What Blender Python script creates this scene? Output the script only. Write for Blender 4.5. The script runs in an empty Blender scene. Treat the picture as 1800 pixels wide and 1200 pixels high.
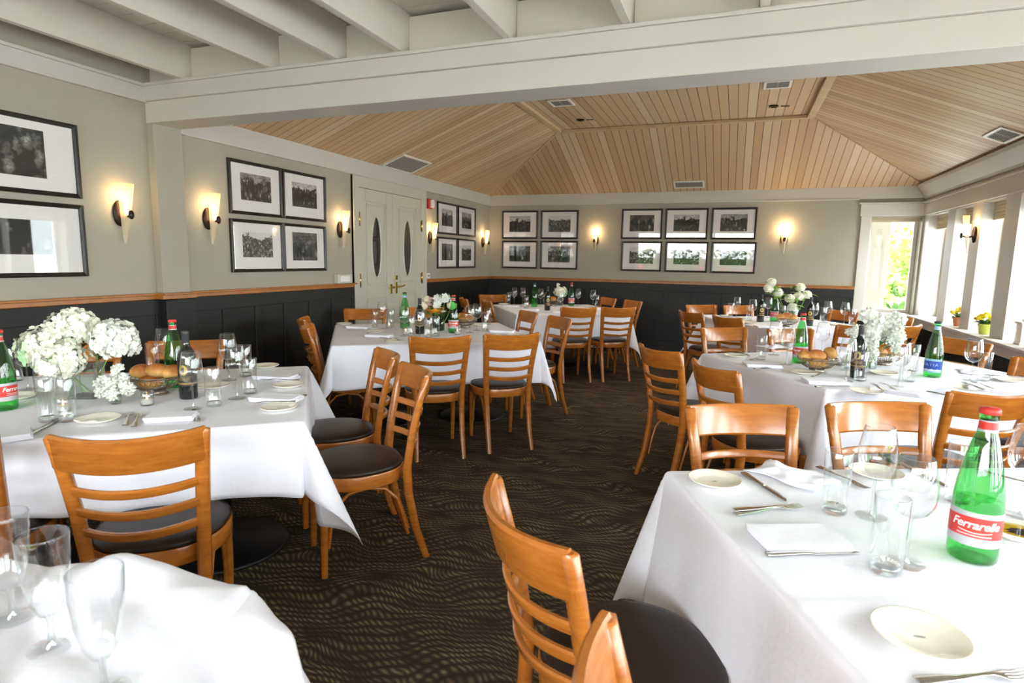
import bpy, bmesh, math, random
from mathutils import Vector, Matrix
PI = math.pi
scene = bpy.context.scene
COL = scene.collection

# ------------------------------------------------------------------ camera, sky, daylight, exposure
cam = bpy.data.cameras.new('camera')
cam.sensor_width = 36.0
cam.lens = 1036.48 / 1800.0 * 36.0
cam.clip_start = 0.05
cam.dof.use_dof = True
cam.dof.focus_distance = 3.2
cam.dof.aperture_fstop = 5.6
cam_ob = bpy.data.objects.new('camera', cam)
COL.objects.link(cam_ob)
def cam_matrix(yaw, pitch, roll, loc):
    cy, sy, cp, sp = math.cos(yaw), math.sin(yaw), math.cos(pitch), math.sin(pitch)
    f = Vector((sy*cp, cy*cp, sp)); r = Vector((cy, -sy, 0)); u = r.cross(f)
    r2 = r*math.cos(roll) + u*math.sin(roll); u2 = u*math.cos(roll) - r*math.sin(roll)
    m = Matrix((r2, u2, -f)).transposed().to_4x4(); m.translation = loc
    return m
cam_ob.matrix_world = cam_matrix(-0.3598, -0.1388, 0.0177, Vector((0, 0, 1.40)))
scene.camera = cam_ob

world = bpy.data.worlds.new('sky'); scene.world = world; world.use_nodes = True
wn = world.node_tree.nodes; wl = world.node_tree.links
bg = wn['Background']; bg.inputs['Strength'].default_value = 8.5
tcw = wn.new('ShaderNodeTexCoord'); sep = wn.new('ShaderNodeSeparateXYZ'); rampw = wn.new('ShaderNodeValToRGB')
wl.new(tcw.outputs['Generated'], sep.inputs[0]); wl.new(sep.outputs['Z'], rampw.inputs[0]); wl.new(rampw.outputs[0], bg.inputs['Color'])
rampw.color_ramp.elements[0].position = 0.0; rampw.color_ramp.elements[0].color = (0.84, 0.90, 0.92, 1)
rampw.color_ramp.elements[1].position = 0.5; rampw.color_ramp.elements[1].color = (0.93, 0.97, 1.02, 1)
def portal(name, loc, rot, sx, sy):
    l = bpy.data.lights.new(name, 'AREA'); l.shape = 'RECTANGLE'; l.size = sx; l.size_y = sy; l.cycles.is_portal = True
    o = bpy.data.objects.new(name, l); COL.objects.link(o); o.location = loc; o.rotation_euler = rot
portal('window_daylight', (2.50, 3.3, 1.4), (0, PI/2, 0), 1.4, 11.8)
portal('garden_door_daylight', (-0.8, -3.35, 1.375), (-PI/2, 0, PI), 5.2, 2.15)
portal('corner_window_daylight', (1.9, 9.5, 1.4), (-PI/2, 0, 0), 0.8, 1.5)
scene.view_settings.view_transform = 'Standard'
scene.view_settings.look = 'None'
scene.view_settings.gamma = 1.0
scene.view_settings.use_curve_mapping = False
scene.view_settings.exposure = 1.29
scene.cycles.use_denoising = True
scene.cycles.max_bounces = 10
scene.cycles.diffuse_bounces = 5
scene.cycles.transparent_max_bounces = 32
scene.cycles.caustics_reflective = False
scene.cycles.caustics_refractive = False
scene.cycles.sample_clamp_indirect = 8.0

# ------------------------------------------------------------------ materials
def srgb(r, g, b):
    f = lambda c: (c/255/12.92 if c/255 <= 0.04045 else ((c/255+0.055)/1.055)**2.4)
    return (f(r), f(g), f(b), 1)
def mat(name, col, rough=0.5, metal=0.0, spec=0.5, emit=None, estr=0.0, coat=0.0, sheen=0.0):
    m = bpy.data.materials.new(name); m.use_nodes = True
    b = m.node_tree.nodes['Principled BSDF']
    b.inputs['Base Color'].default_value = col; b.inputs['Roughness'].default_value = rough
    b.inputs['Metallic'].default_value = metal; b.inputs['Specular IOR Level'].default_value = spec
    b.inputs['Coat Weight'].default_value = coat
    if emit: b.inputs['Emission Color'].default_value = emit; b.inputs['Emission Strength'].default_value = estr
    return m
class NT:
    """tiny helper round a node tree"""
    def __init__(s, m): s.t = m.node_tree; s.b = s.t.nodes['Principled BSDF']
    def n(s, kind, **kw):
        x = s.t.nodes.new('ShaderNode'+kind)
        for k, v in kw.items(): setattr(x, k, v)
        return x
    def l(s, a, b): s.t.links.new(a, b)
    def math(s, op, a, b=None, c=None):
        x = s.n('Math', operation=op)
        for i, v in enumerate((a, b, c)):
            if v is None: continue
            if isinstance(v, (int, float)): x.inputs[i].default_value = v
            else: s.l(v, x.inputs[i])
        return x.outputs[0]
    def mix(s, fac, a, b, blend='MIX'):
        x = s.n('Mix', data_type='RGBA', blend_type=blend)
        for sock, v in ((x.inputs['Factor'], fac), (x.inputs['A'], a), (x.inputs['B'], b)):
            if isinstance(v, (int, float)): sock.default_value = v
            elif isinstance(v, tuple): sock.default_value = v
            else: s.l(v, sock)
        return x.outputs['Result']
    def ramp(s, fac, stops):
        x = s.n('ValToRGB'); s.l(fac, x.inputs[0]); e = x.color_ramp.elements
        while len(e) < len(stops): e.new(0.5)
        for el, (p, c) in zip(e, stops): el.position = p; el.color = c
        return x.outputs[0]
    def coords(s, which='Object', scale=(1, 1, 1), rot=(0, 0, 0)):
        tc = s.n('TexCoord'); mp = s.n('Mapping'); mp.inputs['Scale'].default_value = scale; mp.inputs['Rotation'].default_value = rot
        s.l(tc.outputs[which], mp.inputs[0]); return mp.outputs[0]
    def noise(s, vec, scale, detail=3, rough=0.5, out='Fac', dist=0.0):
        x = s.n('TexNoise'); x.inputs['Scale'].default_value = scale; x.inputs['Detail'].default_value = detail
        x.inputs['Roughness'].default_value = rough; x.inputs['Distortion'].default_value = dist; s.l(vec, x.inputs['Vector']); return x.outputs[out]
    def bump(s, h, strength=0.2, dist=0.01):
        x = s.n('Bump'); x.inputs['Strength'].default_value = strength; x.inputs['Distance'].default_value = dist
        s.l(h, x.inputs['Height']); s.l(x.outputs[0], s.b.inputs['Normal'])

def paint(name, col, rough=0.55, bump=0.05, scale=60):
    m = mat(name, col, rough); t = NT(m); v = t.coords()
    n1 = t.noise(v, 3, 4); c = t.mix(n1, tuple(x*0.94 for x in col[:3])+(1,), tuple(min(1, x*1.04) for x in col[:3])+(1,))
    t.l(c, t.b.inputs['Base Color']); t.bump(t.noise(v, scale, 3), bump, 0.004)
    return m
M = {}
M['wall'] = paint('cream_wall_paint', srgb(161, 155, 139), 0.6)
M['trim'] = paint('white_trim_paint', srgb(197, 192, 182), 0.45, 0.03)
M['ceiling'] = paint('white_ceiling_paint', srgb(206, 200, 186), 0.6)
M['door'] = paint('cream_door_paint', srgb(190, 187, 170), 0.4, 0.03)
M['panel'] = paint('black_panelling_paint', srgb(14, 13, 11), 0.55, 0.04)
M['brass'] = mat('brass', srgb(190, 160, 80), 0.25, 1.0)
M['bronze'] = mat('dark_bronze', srgb(52, 36, 28), 0.4, 0.7)
M['steel'] = mat('cutlery_steel', srgb(190, 186, 180), 0.18, 1.0)
M['wire'] = mat('basket_wire', srgb(150, 140, 125), 0.3, 0.9)
M['cream'] = mat('cream_ceramic', srgb(240, 236, 220), 0.15, coat=0.3)
M['mark'] = mat('grey_backstamp', srgb(150, 150, 145), 0.4)
M['iron'] = mat('black_iron', srgb(26, 25, 27), 0.45, 0.3)
M['blackframe'] = mat('black_picture_frame', srgb(30, 25, 21), 0.35)
M['mount'] = mat('white_picture_mount', srgb(232, 226, 224), 0.8)
M['red'] = mat('red_plastic', srgb(178, 40, 30), 0.4)
M['clearplastic'] = mat('white_plastic', srgb(228, 226, 218), 0.35)
M['grille'] = mat('grey_grille', srgb(150, 146, 138), 0.5)
M['dark'] = mat('dark_void', srgb(28, 26, 24), 0.8)
M['capsule'] = mat('charcoal_capsule', srgb(52, 52, 56), 0.4)
M['winebottle'] = mat('dark_bottle_glass', srgb(20, 24, 22), 0.06, coat=0.5)
M['winelabel'] = mat('black_wine_label', srgb(36, 31, 28), 0.5)
M['gold'] = mat('gold_print', srgb(196, 164, 88), 0.35, 0.6)
M['labelred'] = mat('red_label', srgb(206, 52, 44), 0.45)
M['labelsilver'] = mat('silver_label', srgb(186, 187, 192), 0.4, 0.2)
M['labelwhite'] = mat('white_label_print', srgb(245, 238, 232), 0.5)
M['labelblue'] = mat('blue_label', srgb(28, 66, 160), 0.4)
M['labellight'] = mat('light_blue_label', srgb(150, 185, 225), 0.4)
M['darkcap'] = mat('dark_blue_cap', srgb(40, 46, 60), 0.4, 0.3)
M['wax'] = mat('white_candle_wax', srgb(240, 232, 222), 0.6)
M['flame'] = mat('candle_flame', (1, 0.6, 0.25, 1), 0.5, emit=(1, 0.62, 0.28, 1), estr=5)
M['stem'] = mat('green_stem', srgb(120, 160, 70), 0.5)
M['leaf'] = mat('green_leaf', srgb(74, 112, 40), 0.5)
M['brightleaf'] = mat('bright_leaf', srgb(132, 176, 52), 0.5)
M['whitepetal'] = mat('white_petal', srgb(236, 237, 228), 0.7)
M['greenpetal'] = mat('greenish_white_petal', srgb(240, 241, 224), 0.7)
M['creampetal'] = mat('cream_petal', srgb(238, 228, 196), 0.7)
M['orangepetal'] = mat('orange_petal', srgb(240, 160, 20), 0.6)
M['yellowpetal'] = mat('yellow_petal', srgb(240, 214, 40), 0.6)
M['pinkpetal'] = mat('pink_petal', srgb(226, 190, 182), 0.6)
M['terracotta'] = mat('orange_pot', srgb(208, 130, 90), 0.6)
M['greenpot'] = mat('yellow_green_pot', srgb(200, 205, 90), 0.4)
M['soil'] = mat('soil', srgb(60, 45, 35), 0.9)
M['oil'] = mat('olive_oil', srgb(196, 160, 20), 0.05, coat=0.6)
M['vinegar'] = mat('dark_vinegar', srgb(40, 28, 22), 0.05, coat=0.6)
M['concrete'] = paint('pale_gravel', srgb(232, 231, 228), 0.8)
M['bark'] = mat('bark', srgb(95, 75, 58), 0.9)
M['treeleaf'] = mat('tree_leaf', srgb(146, 192, 58), 0.6)
M['stone'] = mat('grey_stone', srgb(120, 122, 118), 0.8)
M['bulb'] = mat('lamp_bulb', (1, .72, .4, 1), 0.4, emit=(1, 0.70, 0.36, 1), estr=9)

def cloth_material():
    m = mat('white_linen', srgb(240, 240, 250), 0.75); t = NT(m); v = t.coords(scale=(1, 1, 1))
    b = m.node_tree.nodes['Principled BSDF']; b.inputs['Sheen Weight'].default_value = 0.15
    a = t.noise(v, 9, 4, 0.6); w = t.n('TexWave'); w.inputs['Scale'].default_value = 260; t.l(v, w.inputs['Vector'])
    h = t.math('ADD', t.math('MULTIPLY', a, 1.0), t.math('MULTIPLY', w.outputs['Fac'], 0.02)); t.bump(h, 0.25, 0.02)
    return m
M['linen'] = cloth_material()

def wood(name, base, dark, rough=0.28, scale=(1, 1, 1), coat=0.25):
    m = mat(name, base, rough, coat=coat); t = NT(m); v = t.coords(scale=scale)
    n1 = t.noise(v, 6, 5, 0.6, dist=0.6); n2 = t.noise(t.coords(scale=(3, 3, 40)), 3, 3)
    oi = t.n('ObjectInfo')
    f = t.math('ADD', t.math('MULTIPLY', n1, 0.6), t.math('MULTIPLY', n2, 0.4))
    c = t.ramp(f, [(0.3, dark), (0.7, base)]); hs = t.n('HueSaturation'); t.l(c, hs.inputs['Color'])
    t.l(t.math('ADD', 0.88, t.math('MULTIPLY', oi.outputs['Random'], 0.2)), hs.inputs['Value'])
    t.l(hs.outputs[0], t.b.inputs['Base Color']); b = t.b
    b.inputs['Coat Roughness'].default_value = 0.2
    return m
M['chairwood'] = wood('orange_beech', srgb(186, 114, 42), srgb(150, 82, 26), 0.26, (2, 2, 8), 0.4)
M['railwood'] = wood('chair_rail_oak', srgb(178, 112, 46), srgb(142, 82, 30), 0.35, (2, 2, 2))
M['vinyl'] = mat('dark_brown_vinyl', srgb(40, 30, 24), 0.38, spec=0.3)
def _v():
    t = NT(M['vinyl']); v = t.coords(); t.bump(t.noise(v, 180, 2), 0.08, 0.002)
_v()

def planks():
    m = mat('limed_cedar_planks', srgb(190, 160, 120), 0.5); t = NT(m)
    tc = t.n('UVMap'); sp = t.n('SeparateXYZ'); t.l(tc.outputs[0], sp.inputs[0])
    W = 0.093
    q = t.math('DIVIDE', sp.outputs['X'], W); fl = t.math('FLOOR', q); fr = t.math('FRACT', q)
    wn_ = t.n('TexWhiteNoise', noise_dimensions='1D'); t.l(fl, wn_.inputs['W'])
    cb = t.n('CombineXYZ'); t.l(t.math('ADD', t.math('MULTIPLY', sp.outputs['X'], 1.0), t.math('MULTIPLY', fl, 3.7)), cb.inputs[0]); t.l(t.math('MULTIPLY', sp.outputs['Y'], 0.06), cb.inputs[1])
    g = t.noise(cb.outputs[0], 60, 4, 0.6)
    base = t.ramp(wn_.outputs['Value'], [(0.0, srgb(188, 152, 116)), (0.35, srgb(208, 176, 138)), (0.7, srgb(200, 170, 136)), (1.0, srgb(220, 196, 164))])
    c2 = t.mix(t.math('MULTIPLY', g, 0.35), base, srgb(168, 132, 96))
    groove = t.math('GREATER_THAN', t.math('ABSOLUTE', t.math('SUBTRACT', fr, 0.5)), 0.463)
    c3 = t.mix(groove, c2, srgb(92, 66, 44)); t.l(c3, t.b.inputs['Base Color'])
    t.bump(t.math('SUBTRACT', 1.0, groove), 0.6, 0.006)
    return m
M['planks'] = planks()

def carpet():
    m = mat('wave_pattern_carpet', srgb(52, 42, 30), 0.95, spec=0.1); t = NT(m)
    v = t.coords(rot=(0, 0, math.radians(-24))); sp = t.n('SeparateXYZ'); t.l(v, sp.inputs[0])
    x, y = sp.outputs['X'], sp.outputs['Y']
    wob = t.math('MULTIPLY', t.math('SINE', t.math('ADD', t.math('MULTIPLY', x, 11.0), t.math('MULTIPLY', y, 9.0))), 0.022)
    n0 = t.math('MULTIPLY', t.math('SUBTRACT', t.noise(v, 3.0, 1), 0.5), 0.30)
    yy = t.math('ADD', t.math('ADD', y, wob), n0)
    band = t.math('ADD', t.math('MULTIPLY', t.math('SINE', t.math('ADD', t.math('MULTIPLY', yy, 150.0), t.math('MULTIPLY', t.noise(v, 7, 1), 5.0))), 0.5), 0.5)
    fine = t.math('ADD', t.math('MULTIPLY', t.math('SINE', t.math('ADD', t.math('MULTIPLY', x, 250.0), t.math('ADD', t.math('MULTIPLY', yy, 210.0), t.math('MULTIPLY', t.noise(v, 9, 1), 16.0)))), 0.5), 0.5)
    dash = t.math('ADD', t.math('MULTIPLY', t.math('POWER', fine, 1.5), 0.9), 0.10)
    amp = t.math('MULTIPLY', t.math('SUBTRACT', t.noise(t.coords(scale=(1, 2.2, 1), rot=(0, 0, math.radians(-24))), 4.5, 2), 0.30), 2.3)
    pat = t.math('MULTIPLY', t.math('MULTIPLY', band, dash), amp); pat.node.use_clamp = True
    rib = t.noise(v, 300, 2)
    c = t.mix(pat, srgb(64, 56, 47), srgb(182, 160, 122)); c = t.mix(t.math('MULTIPLY', rib, 0.45), c, srgb(28, 23, 18))
    t.l(c, t.b.inputs['Base Color']); t.bump(t.math('ADD', rib, t.math('MULTIPLY', pat, 0.4)), 0.4, 0.004)
    return m
M['carpet'] = carpet()

def thin_glass(name, tint, base=0.04, edge=0.75, power=3.0, edge_tint=None, rough=0.02):
    """a thin sheet of glass: sees through, mirrors at grazing angles"""
    m = bpy.data.materials.new(name); m.use_nodes = True; nt = m.node_tree; nt.nodes.remove(nt.nodes['Principled BSDF'])
    out = nt.nodes['Material Output']; tr = nt.nodes.new('ShaderNodeBsdfTransparent'); gl = nt.nodes.new('ShaderNodeBsdfGlossy')
    gl.inputs['Roughness'].default_value = rough; gl.inputs['Color'].default_value = (1, 1, 1, 1)
    lw = nt.nodes.new('ShaderNodeLayerWeight'); lw.inputs['Blend'].default_value = 0.5
    p = nt.nodes.new('ShaderNodeMath'); p.operation = 'POWER'; p.inputs[1].default_value = power; nt.links.new(lw.outputs['Facing'], p.inputs[0])
    ma = nt.nodes.new('ShaderNodeMath'); ma.operation = 'MULTIPLY_ADD'; ma.inputs[1].default_value = edge; ma.inputs[2].default_value = base
    nt.links.new(p.outputs[0], ma.inputs[0])
    mx = nt.nodes.new('ShaderNodeMix'); mx.data_type = 'RGBA'; mx.inputs['A'].default_value = tint; mx.inputs['B'].default_value = edge_tint or tuple(c*0.75 for c in tint[:3])+(1,)
    nt.links.new(p.outputs[0], mx.inputs['Factor']); nt.links.new(mx.outputs['Result'], tr.inputs[0])
    ms = nt.nodes.new('ShaderNodeMixShader'); nt.links.new(ma.outputs[0], ms.inputs[0]); nt.links.new(tr.outputs[0], ms.inputs[1]); nt.links.new(gl.outputs[0], ms.inputs[2])
    nt.links.new(ms.outputs[0], out.inputs['Surface'])
    return m
M['glass'] = thin_glass('clear_glass', (0.975, 0.985, 0.985, 1), 0.075, 0.85, 2.6, (0.66, 0.70, 0.72, 1))
M['thickglass'] = thin_glass('thick_clear_glass', (0.93, 0.95, 0.95, 1), 0.12, 0.7, 2.2, (0.58, 0.62, 0.64, 1))
M['footglass'] = thin_glass('flat_glass_foot', (0.97, 0.98, 0.98, 1), 0.05, 0.35, 3.0, (0.88, 0.90, 0.91, 1))
M['pane'] = thin_glass('window_pane', (0.97, 0.99, 0.98, 1), 0.05, 0.7, 4.0)
M['pictureglass'] = thin_glass('picture_glass', (0.98, 0.98, 0.98, 1), 0.05, 0.8, 3.5)
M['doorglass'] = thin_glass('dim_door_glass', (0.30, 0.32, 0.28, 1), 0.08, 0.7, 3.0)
M['greenglass'] = thin_glass('green_glass', (0.36, 0.84, 0.42, 1), 0.06, 0.6, 3.0, (0.06, 0.42, 0.13, 1))
M['greenwater'] = thin_glass('water_behind_green_glass', (0.66, 0.94, 0.70, 1), 0.02, 0.3, 3.0, (0.40, 0.8, 0.5, 1))
M['greenvase'] = thin_glass('green_vase_glass', (0.22, 0.46, 0.34, 1), 0.08, 0.5, 3.0, (0.05, 0.2, 0.12, 1))
M['water'] = thin_glass('clear_water', (0.93, 0.96, 0.96, 1), 0.03, 0.4, 3.0)

def shade_glass():
    m = bpy.data.materials.new('frosted_lamp_glass'); m.use_nodes = True; nt = m.node_tree; b = nt.nodes['Principled BSDF']
    b.inputs['Base Color'].default_value = srgb(240, 226, 200); b.inputs['Roughness'].default_value = 0.4
    t = NT(m); tr = t.n('BsdfTranslucent'); tr.inputs[0].default_value = srgb(252, 226, 178); mx = t.n('MixShader'); mx.inputs[0].default_value = 0.45
    t.l(b.outputs[0], mx.inputs[1]); t.l(tr.outputs[0], mx.inputs[2])
    tp = t.n('BsdfTransparent'); m2 = t.n('MixShader'); m2.inputs[0].default_value = 0.38; t.l(mx.outputs[0], m2.inputs[1]); t.l(tp.outputs[0], m2.inputs[2])
    t.l(m2.outputs[0], nt.nodes['Material Output'].inputs['Surface']); return m
M['shade'] = shade_glass()

def bread():
    m = mat('bread_crust', srgb(206, 150, 80), 0.5); t = NT(m); v = t.coords(); sp = t.n('SeparateXYZ'); t.l(v, sp.inputs[0])
    f = t.math('ADD', t.math('MULTIPLY', sp.outputs['Z'], 12.0), t.math('MULTIPLY', t.noise(v, 18, 4), 0.8))
    t.l(t.ramp(f, [(0.05, srgb(226, 192, 130)), (0.42, srgb(214, 158, 82)), (0.80, srgb(170, 92, 36))]), t.b.inputs['Base Color']); t.bump(t.noise(v, 60, 3), 0.2, 0.004)
    return m
M['bread'] = bread()

def photo_print(name, lo, hi, big, small, seed, crowd):
    """a black and white photograph: pale sky or wall above, a busy ground of figures below"""
    m = mat(name, srgb(120, 116, 112), 0.7); t = NT(m)
    tc = t.n('UVMap'); sp = t.n('SeparateXYZ'); t.l(tc.outputs[0], sp.inputs[0])
    oi = t.n('ObjectInfo'); off = t.n('CombineXYZ'); t.l(t.math('ADD', seed, t.math('MULTIPLY', oi.outputs['Random'], 9.0)), off.inputs[0]); t.l(t.math('MULTIPLY', oi.outputs['Random'], 5.0), off.inputs[1])
    va = t.n('VectorMath', operation='ADD'); t.l(tc.outputs[0], va.inputs[0]); t.l(off.outputs[0], va.inputs[1]); v = va.outputs[0]
    n1 = t.noise(v, big, 5, 0.7); n2 = t.noise(v, small, 4, 0.75); nd = t.noise(v, crowd*0.8, 2, 0.5, out='Color')
    vm = t.n('VectorMath', operation='MULTIPLY_ADD'); t.l(nd, vm.inputs[0]); vm.inputs[1].default_value = (0.10, 0.10, 0); t.l(v, vm.inputs[2])
    mp = t.n('Mapping'); mp.inputs['Scale'].default_value = (1.0, 0.5, 1.0); t.l(vm.outputs[0], mp.inputs[0])
    vo = t.n('TexVoronoi'); vo.inputs['Scale'].default_value = crowd; t.l(mp.outputs[0], vo.inputs['Vector'])
    vc = t.n('SeparateColor'); t.l(vo.outputs['Color'], vc.inputs[0])
    fig = t.math('MULTIPLY', t.math('SUBTRACT', 1.0, t.math('MULTIPLY', vo.outputs['Distance'], 1.3)), vc.outputs[0])
    edge = t.math('ADD', sp.outputs['Y'], t.math('MULTIPLY', t.math('SUBTRACT', n1, 0.5), 0.7))
    low = t.math('LESS_THAN', edge, 0.50)
    g = t.math('ADD', t.math('MULTIPLY', n1, 0.5), t.math('MULTIPLY', n2, 0.4))
    gl = t.math('ADD', t.math('MULTIPLY', n2, 0.55), t.math('MULTIPLY', fig, 0.55))
    mixv = t.n('Mix'); t.l(low, mixv.inputs[0]); t.l(t.math('ADD', g, hi), mixv.inputs[2]); t.l(t.math('ADD', gl, lo), mixv.inputs[3])
    t.l(t.ramp(mixv.outputs[0], [(0.24, srgb(30, 28, 27)), (0.44, srgb(112, 108, 104)), (0.66, srgb(214, 210, 204))]), t.b.inputs['Base Color'])
    return m
PR = [photo_print('print_of_gathering', -0.12, 0.02, 4, 22, 1.3, 13), photo_print('print_of_landscape', -0.1, 0.22, 5, 18, 4.1, 22),
      photo_print('print_of_street', -0.2, 0.12, 7, 25, 7.7, 16), photo_print('print_of_figures', -0.15, -0.12, 3, 20, 9.2, 7),
      photo_print('print_of_beach', -0.02, 0.30, 3, 30, 12.6, 26)]

# ------------------------------------------------------------------ mesh helpers
class MB:
    def __init__(s): s.v = []; s.f = []; s.uv = None; s.sm = []; s.mi = []
    def add(s, vs, fs, smooth=False, mi=0):
        o = len(s.v); s.v += [tuple(p) for p in vs]
        for f in fs: s.f.append([i+o for i in f]); s.sm.append(smooth); s.mi.append(mi)
        return s
    def box(s, a, b, mi=0):
        x0, y0, z0 = a; x1, y1, z1 = b
        vs = [(x0,y0,z0),(x1,y0,z0),(x1,y1,z0),(x0,y1,z0),(x0,y0,z1),(x1,y0,z1),(x1,y1,z1),(x0,y1,z1)]
        return s.add(vs, [(3,2,1,0),(4,5,6,7),(0,1,5,4),(1,2,6,5),(2,3,7,6),(3,0,4,7)], mi=mi)
    def loft(s, rings, closed=True, caps=True, smooth=True, mi=0):
        n = len(rings[0]); vs = [p for r in rings for p in r]; fs = []
        for k in range(len(rings)-1):
            for i in range(n if closed else n-1):
                j = (i+1) % n; fs.append((k*n+i, k*n+j, (k+1)*n+j, (k+1)*n+i))
        s.add(vs, fs, smooth, mi)
        if caps: s.add(rings[0], [tuple(reversed(range(n)))], False, mi); s.add(rings[-1], [tuple(range(n))], False, mi)
        return s
    def lathe(s, prof, n=24, c=(0, 0, 0), smooth=True, mi=0, arc=None):
        a0, a1 = arc or (0, 2*PI); cl = arc is None; m = n if cl else n+1
        rings = [[(c[0]+r*math.cos(a0+(a1-a0)*i/n), c[1]+r*math.sin(a0+(a1-a0)*i/n), c[2]+z) for i in range(m)] for r, z in prof]
        return s.loft(rings, cl, False, smooth, mi)
    def tube(s, pts, r, n=8, caps=True, mi=0):
        pts = [Vector(p) for p in pts]; rr = r if isinstance(r, (list, tuple)) else [r]*len(pts); rings = []
        t0 = (pts[1]-pts[0]).normalized(); up = Vector((0, 0, 1)) if abs(t0.z) < 0.9 else Vector((0, 1, 0)); a = t0.cross(up).normalized()
        for i, p in enumerate(pts):
            t = (pts[min(i+1, len(pts)-1)]-pts[max(i-1, 0)]).normalized(); a = (a-t*a.dot(t)).normalized(); b = t.cross(a)
            rings.append([p+(a*math.cos(2*PI*k/n)+b*math.sin(2*PI*k/n))*rr[i] for k in range(n)])
        return s.loft(rings, True, caps, True, mi)
    def torus(s, R, r, c=(0, 0, 0), n=32, m=6, mi=0):
        rings = [[(c[0]+(R+r*math.cos(2*PI*j/m))*math.cos(2*PI*i/n), c[1]+(R+r*math.cos(2*PI*j/m))*math.sin(2*PI*i/n), c[2]+r*math.sin(2*PI*j/m)) for j in range(m)] for i in range(n+1)]
        return s.loft(rings, True, False, True, mi)
    def bar(s, secs, mi=0, rnd=0.25):
        """secs: (point, side vector, other vector) half-extents; rounded rectangular section swept along"""
        rings = []
        for p, a, b in secs:
            p, a, b = Vector(p), Vector(a), Vector(b); k = 1-rnd; q = []
            m_ = min(a.length, b.length)*rnd*2; ka = 1-m_/a.length if a.length else 1; kb = 1-m_/b.length if b.length else 1
            for ca, cb in ((1, kb), (ka, 1), (-ka, 1), (-1, kb), (-1, -kb), (-ka, -1), (ka, -1), (1, -kb)): q.append(p+a*ca+b*cb)
            rings.append(q)
        return s.loft(rings, True, True, True, mi)
    def sphere(s, c, r, nu=16, nv=10, f=None, mi=0):
        rings = []
        for j in range(nv+1):
            th = PI*j/nv; ring = []
            for i in range(nu):
                ph = 2*PI*i/nu; d = Vector((math.sin(th)*math.cos(ph), math.sin(th)*math.sin(ph), math.cos(th)))
                q = Vector((d.x*r[0], d.y*r[1], d.z*r[2])); q = f(d, q) if f else q; ring.append(Vector(c)+q)
            rings.append(ring)
        return s.loft(rings[::-1], True, False, True, mi)
    def mesh(s, name, mats):
        me = bpy.data.meshes.new(name); me.from_pydata(s.v, [], s.f); me.validate(); me.update()
        mats = mats if isinstance(mats, (list, tuple)) else [mats]
        for m in mats: me.materials.append(m)
        if len(me.polygons) == len(s.sm):
            me.polygons.foreach_set('use_smooth', s.sm); me.polygons.foreach_set('material_index', s.mi)
        return me
def link(name, me, parent=None):
    o = bpy.data.objects.new(name, me); COL.objects.link(o)
    if parent is not None: o.parent = parent
    return o
def put(name, mb, mats, parent=None, bevel=0.0, sharp=None):
    me = mb.mesh(name, mats); o = link(name, me, parent)
    if bevel:
        b = o.modifiers.new('edges', 'BEVEL'); b.width = bevel; b.segments = 2; b.limit_method = 'ANGLE'; b.angle_limit = math.radians(50)
    if sharp:
        bm = bmesh.new(); bm.from_mesh(me)
        for e in bm.edges:
            if len(e.link_faces) == 2 and e.calc_face_angle(0) > math.radians(sharp): e.smooth = False
        bm.to_mesh(me); bm.free()
    return o
def tag(o, label=None, cat=None, group=None, kind=None):
    if label: o['label'] = label
    if cat: o['category'] = cat
    if group: o['group'] = group
    if kind: o['kind'] = kind
    return o
def thing(name, label, cat, loc=(0, 0, 0), rz=0, group=None):
    o = bpy.data.objects.new(name, None); o.empty_display_size = 0.05; COL.objects.link(o); o.location = loc; o.rotation_euler = (0, 0, rz)
    return tag(o, label, cat, group)
def struct(name, mb, m, parent=None, bevel=0.0):
    o = put(name, mb, m, parent, bevel); o['kind'] = 'structure'; return o
def copy_tree(o, parent=None):
    c = o.copy(); COL.objects.link(c)
    if parent is not None: c.parent = parent
    for ch in list(o.children): copy_tree(ch, c)
    return c
class Proto:
    """first use takes the built thing itself, later uses copy it with its parts"""
    def __init__(s, root): s.root = root; s.used = False
    def at(s, loc, rz=0, label=None, group=None, scale=None):
        o = copy_tree(s.root) if s.used else s.root; s.used = True
        o.location = loc; o.rotation_euler = (0, 0, rz)
        if scale: o.scale = (scale,)*3 if isinstance(scale, (int, float)) else scale
        if label: o['label'] = label
        if group: o['group'] = group
        return o
def R(d): return math.radians(d)
def text_mesh(s, size, shear=0.0, spacing=1.0, bold=0.0):
    cu = bpy.data.curves.new('lettering', 'FONT'); cu.body = s; cu.size = size; cu.shear = shear; cu.align_x = 'CENTER'; cu.align_y = 'CENTER'; cu.space_character = spacing; cu.offset = bold; cu.resolution_u = 3
    o = bpy.data.objects.new('lettering', cu); COL.objects.link(o); dg = bpy.context.evaluated_depsgraph_get(); dg.update()
    me = bpy.data.meshes.new_from_object(o.evaluated_get(dg)); bpy.data.objects.remove(o); bpy.data.curves.remove(cu)
    return me
def wrap(me, rad, zc, slope=0.0):
    """bend flat lettering round a bottle whose label faces +x"""
    for v in me.vertices:
        a = v.co.x/rad; v.co = Vector((rad*math.cos(a), rad*math.sin(a), zc+v.co.y+slope*v.co.x))
    me.update(); return me

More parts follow.
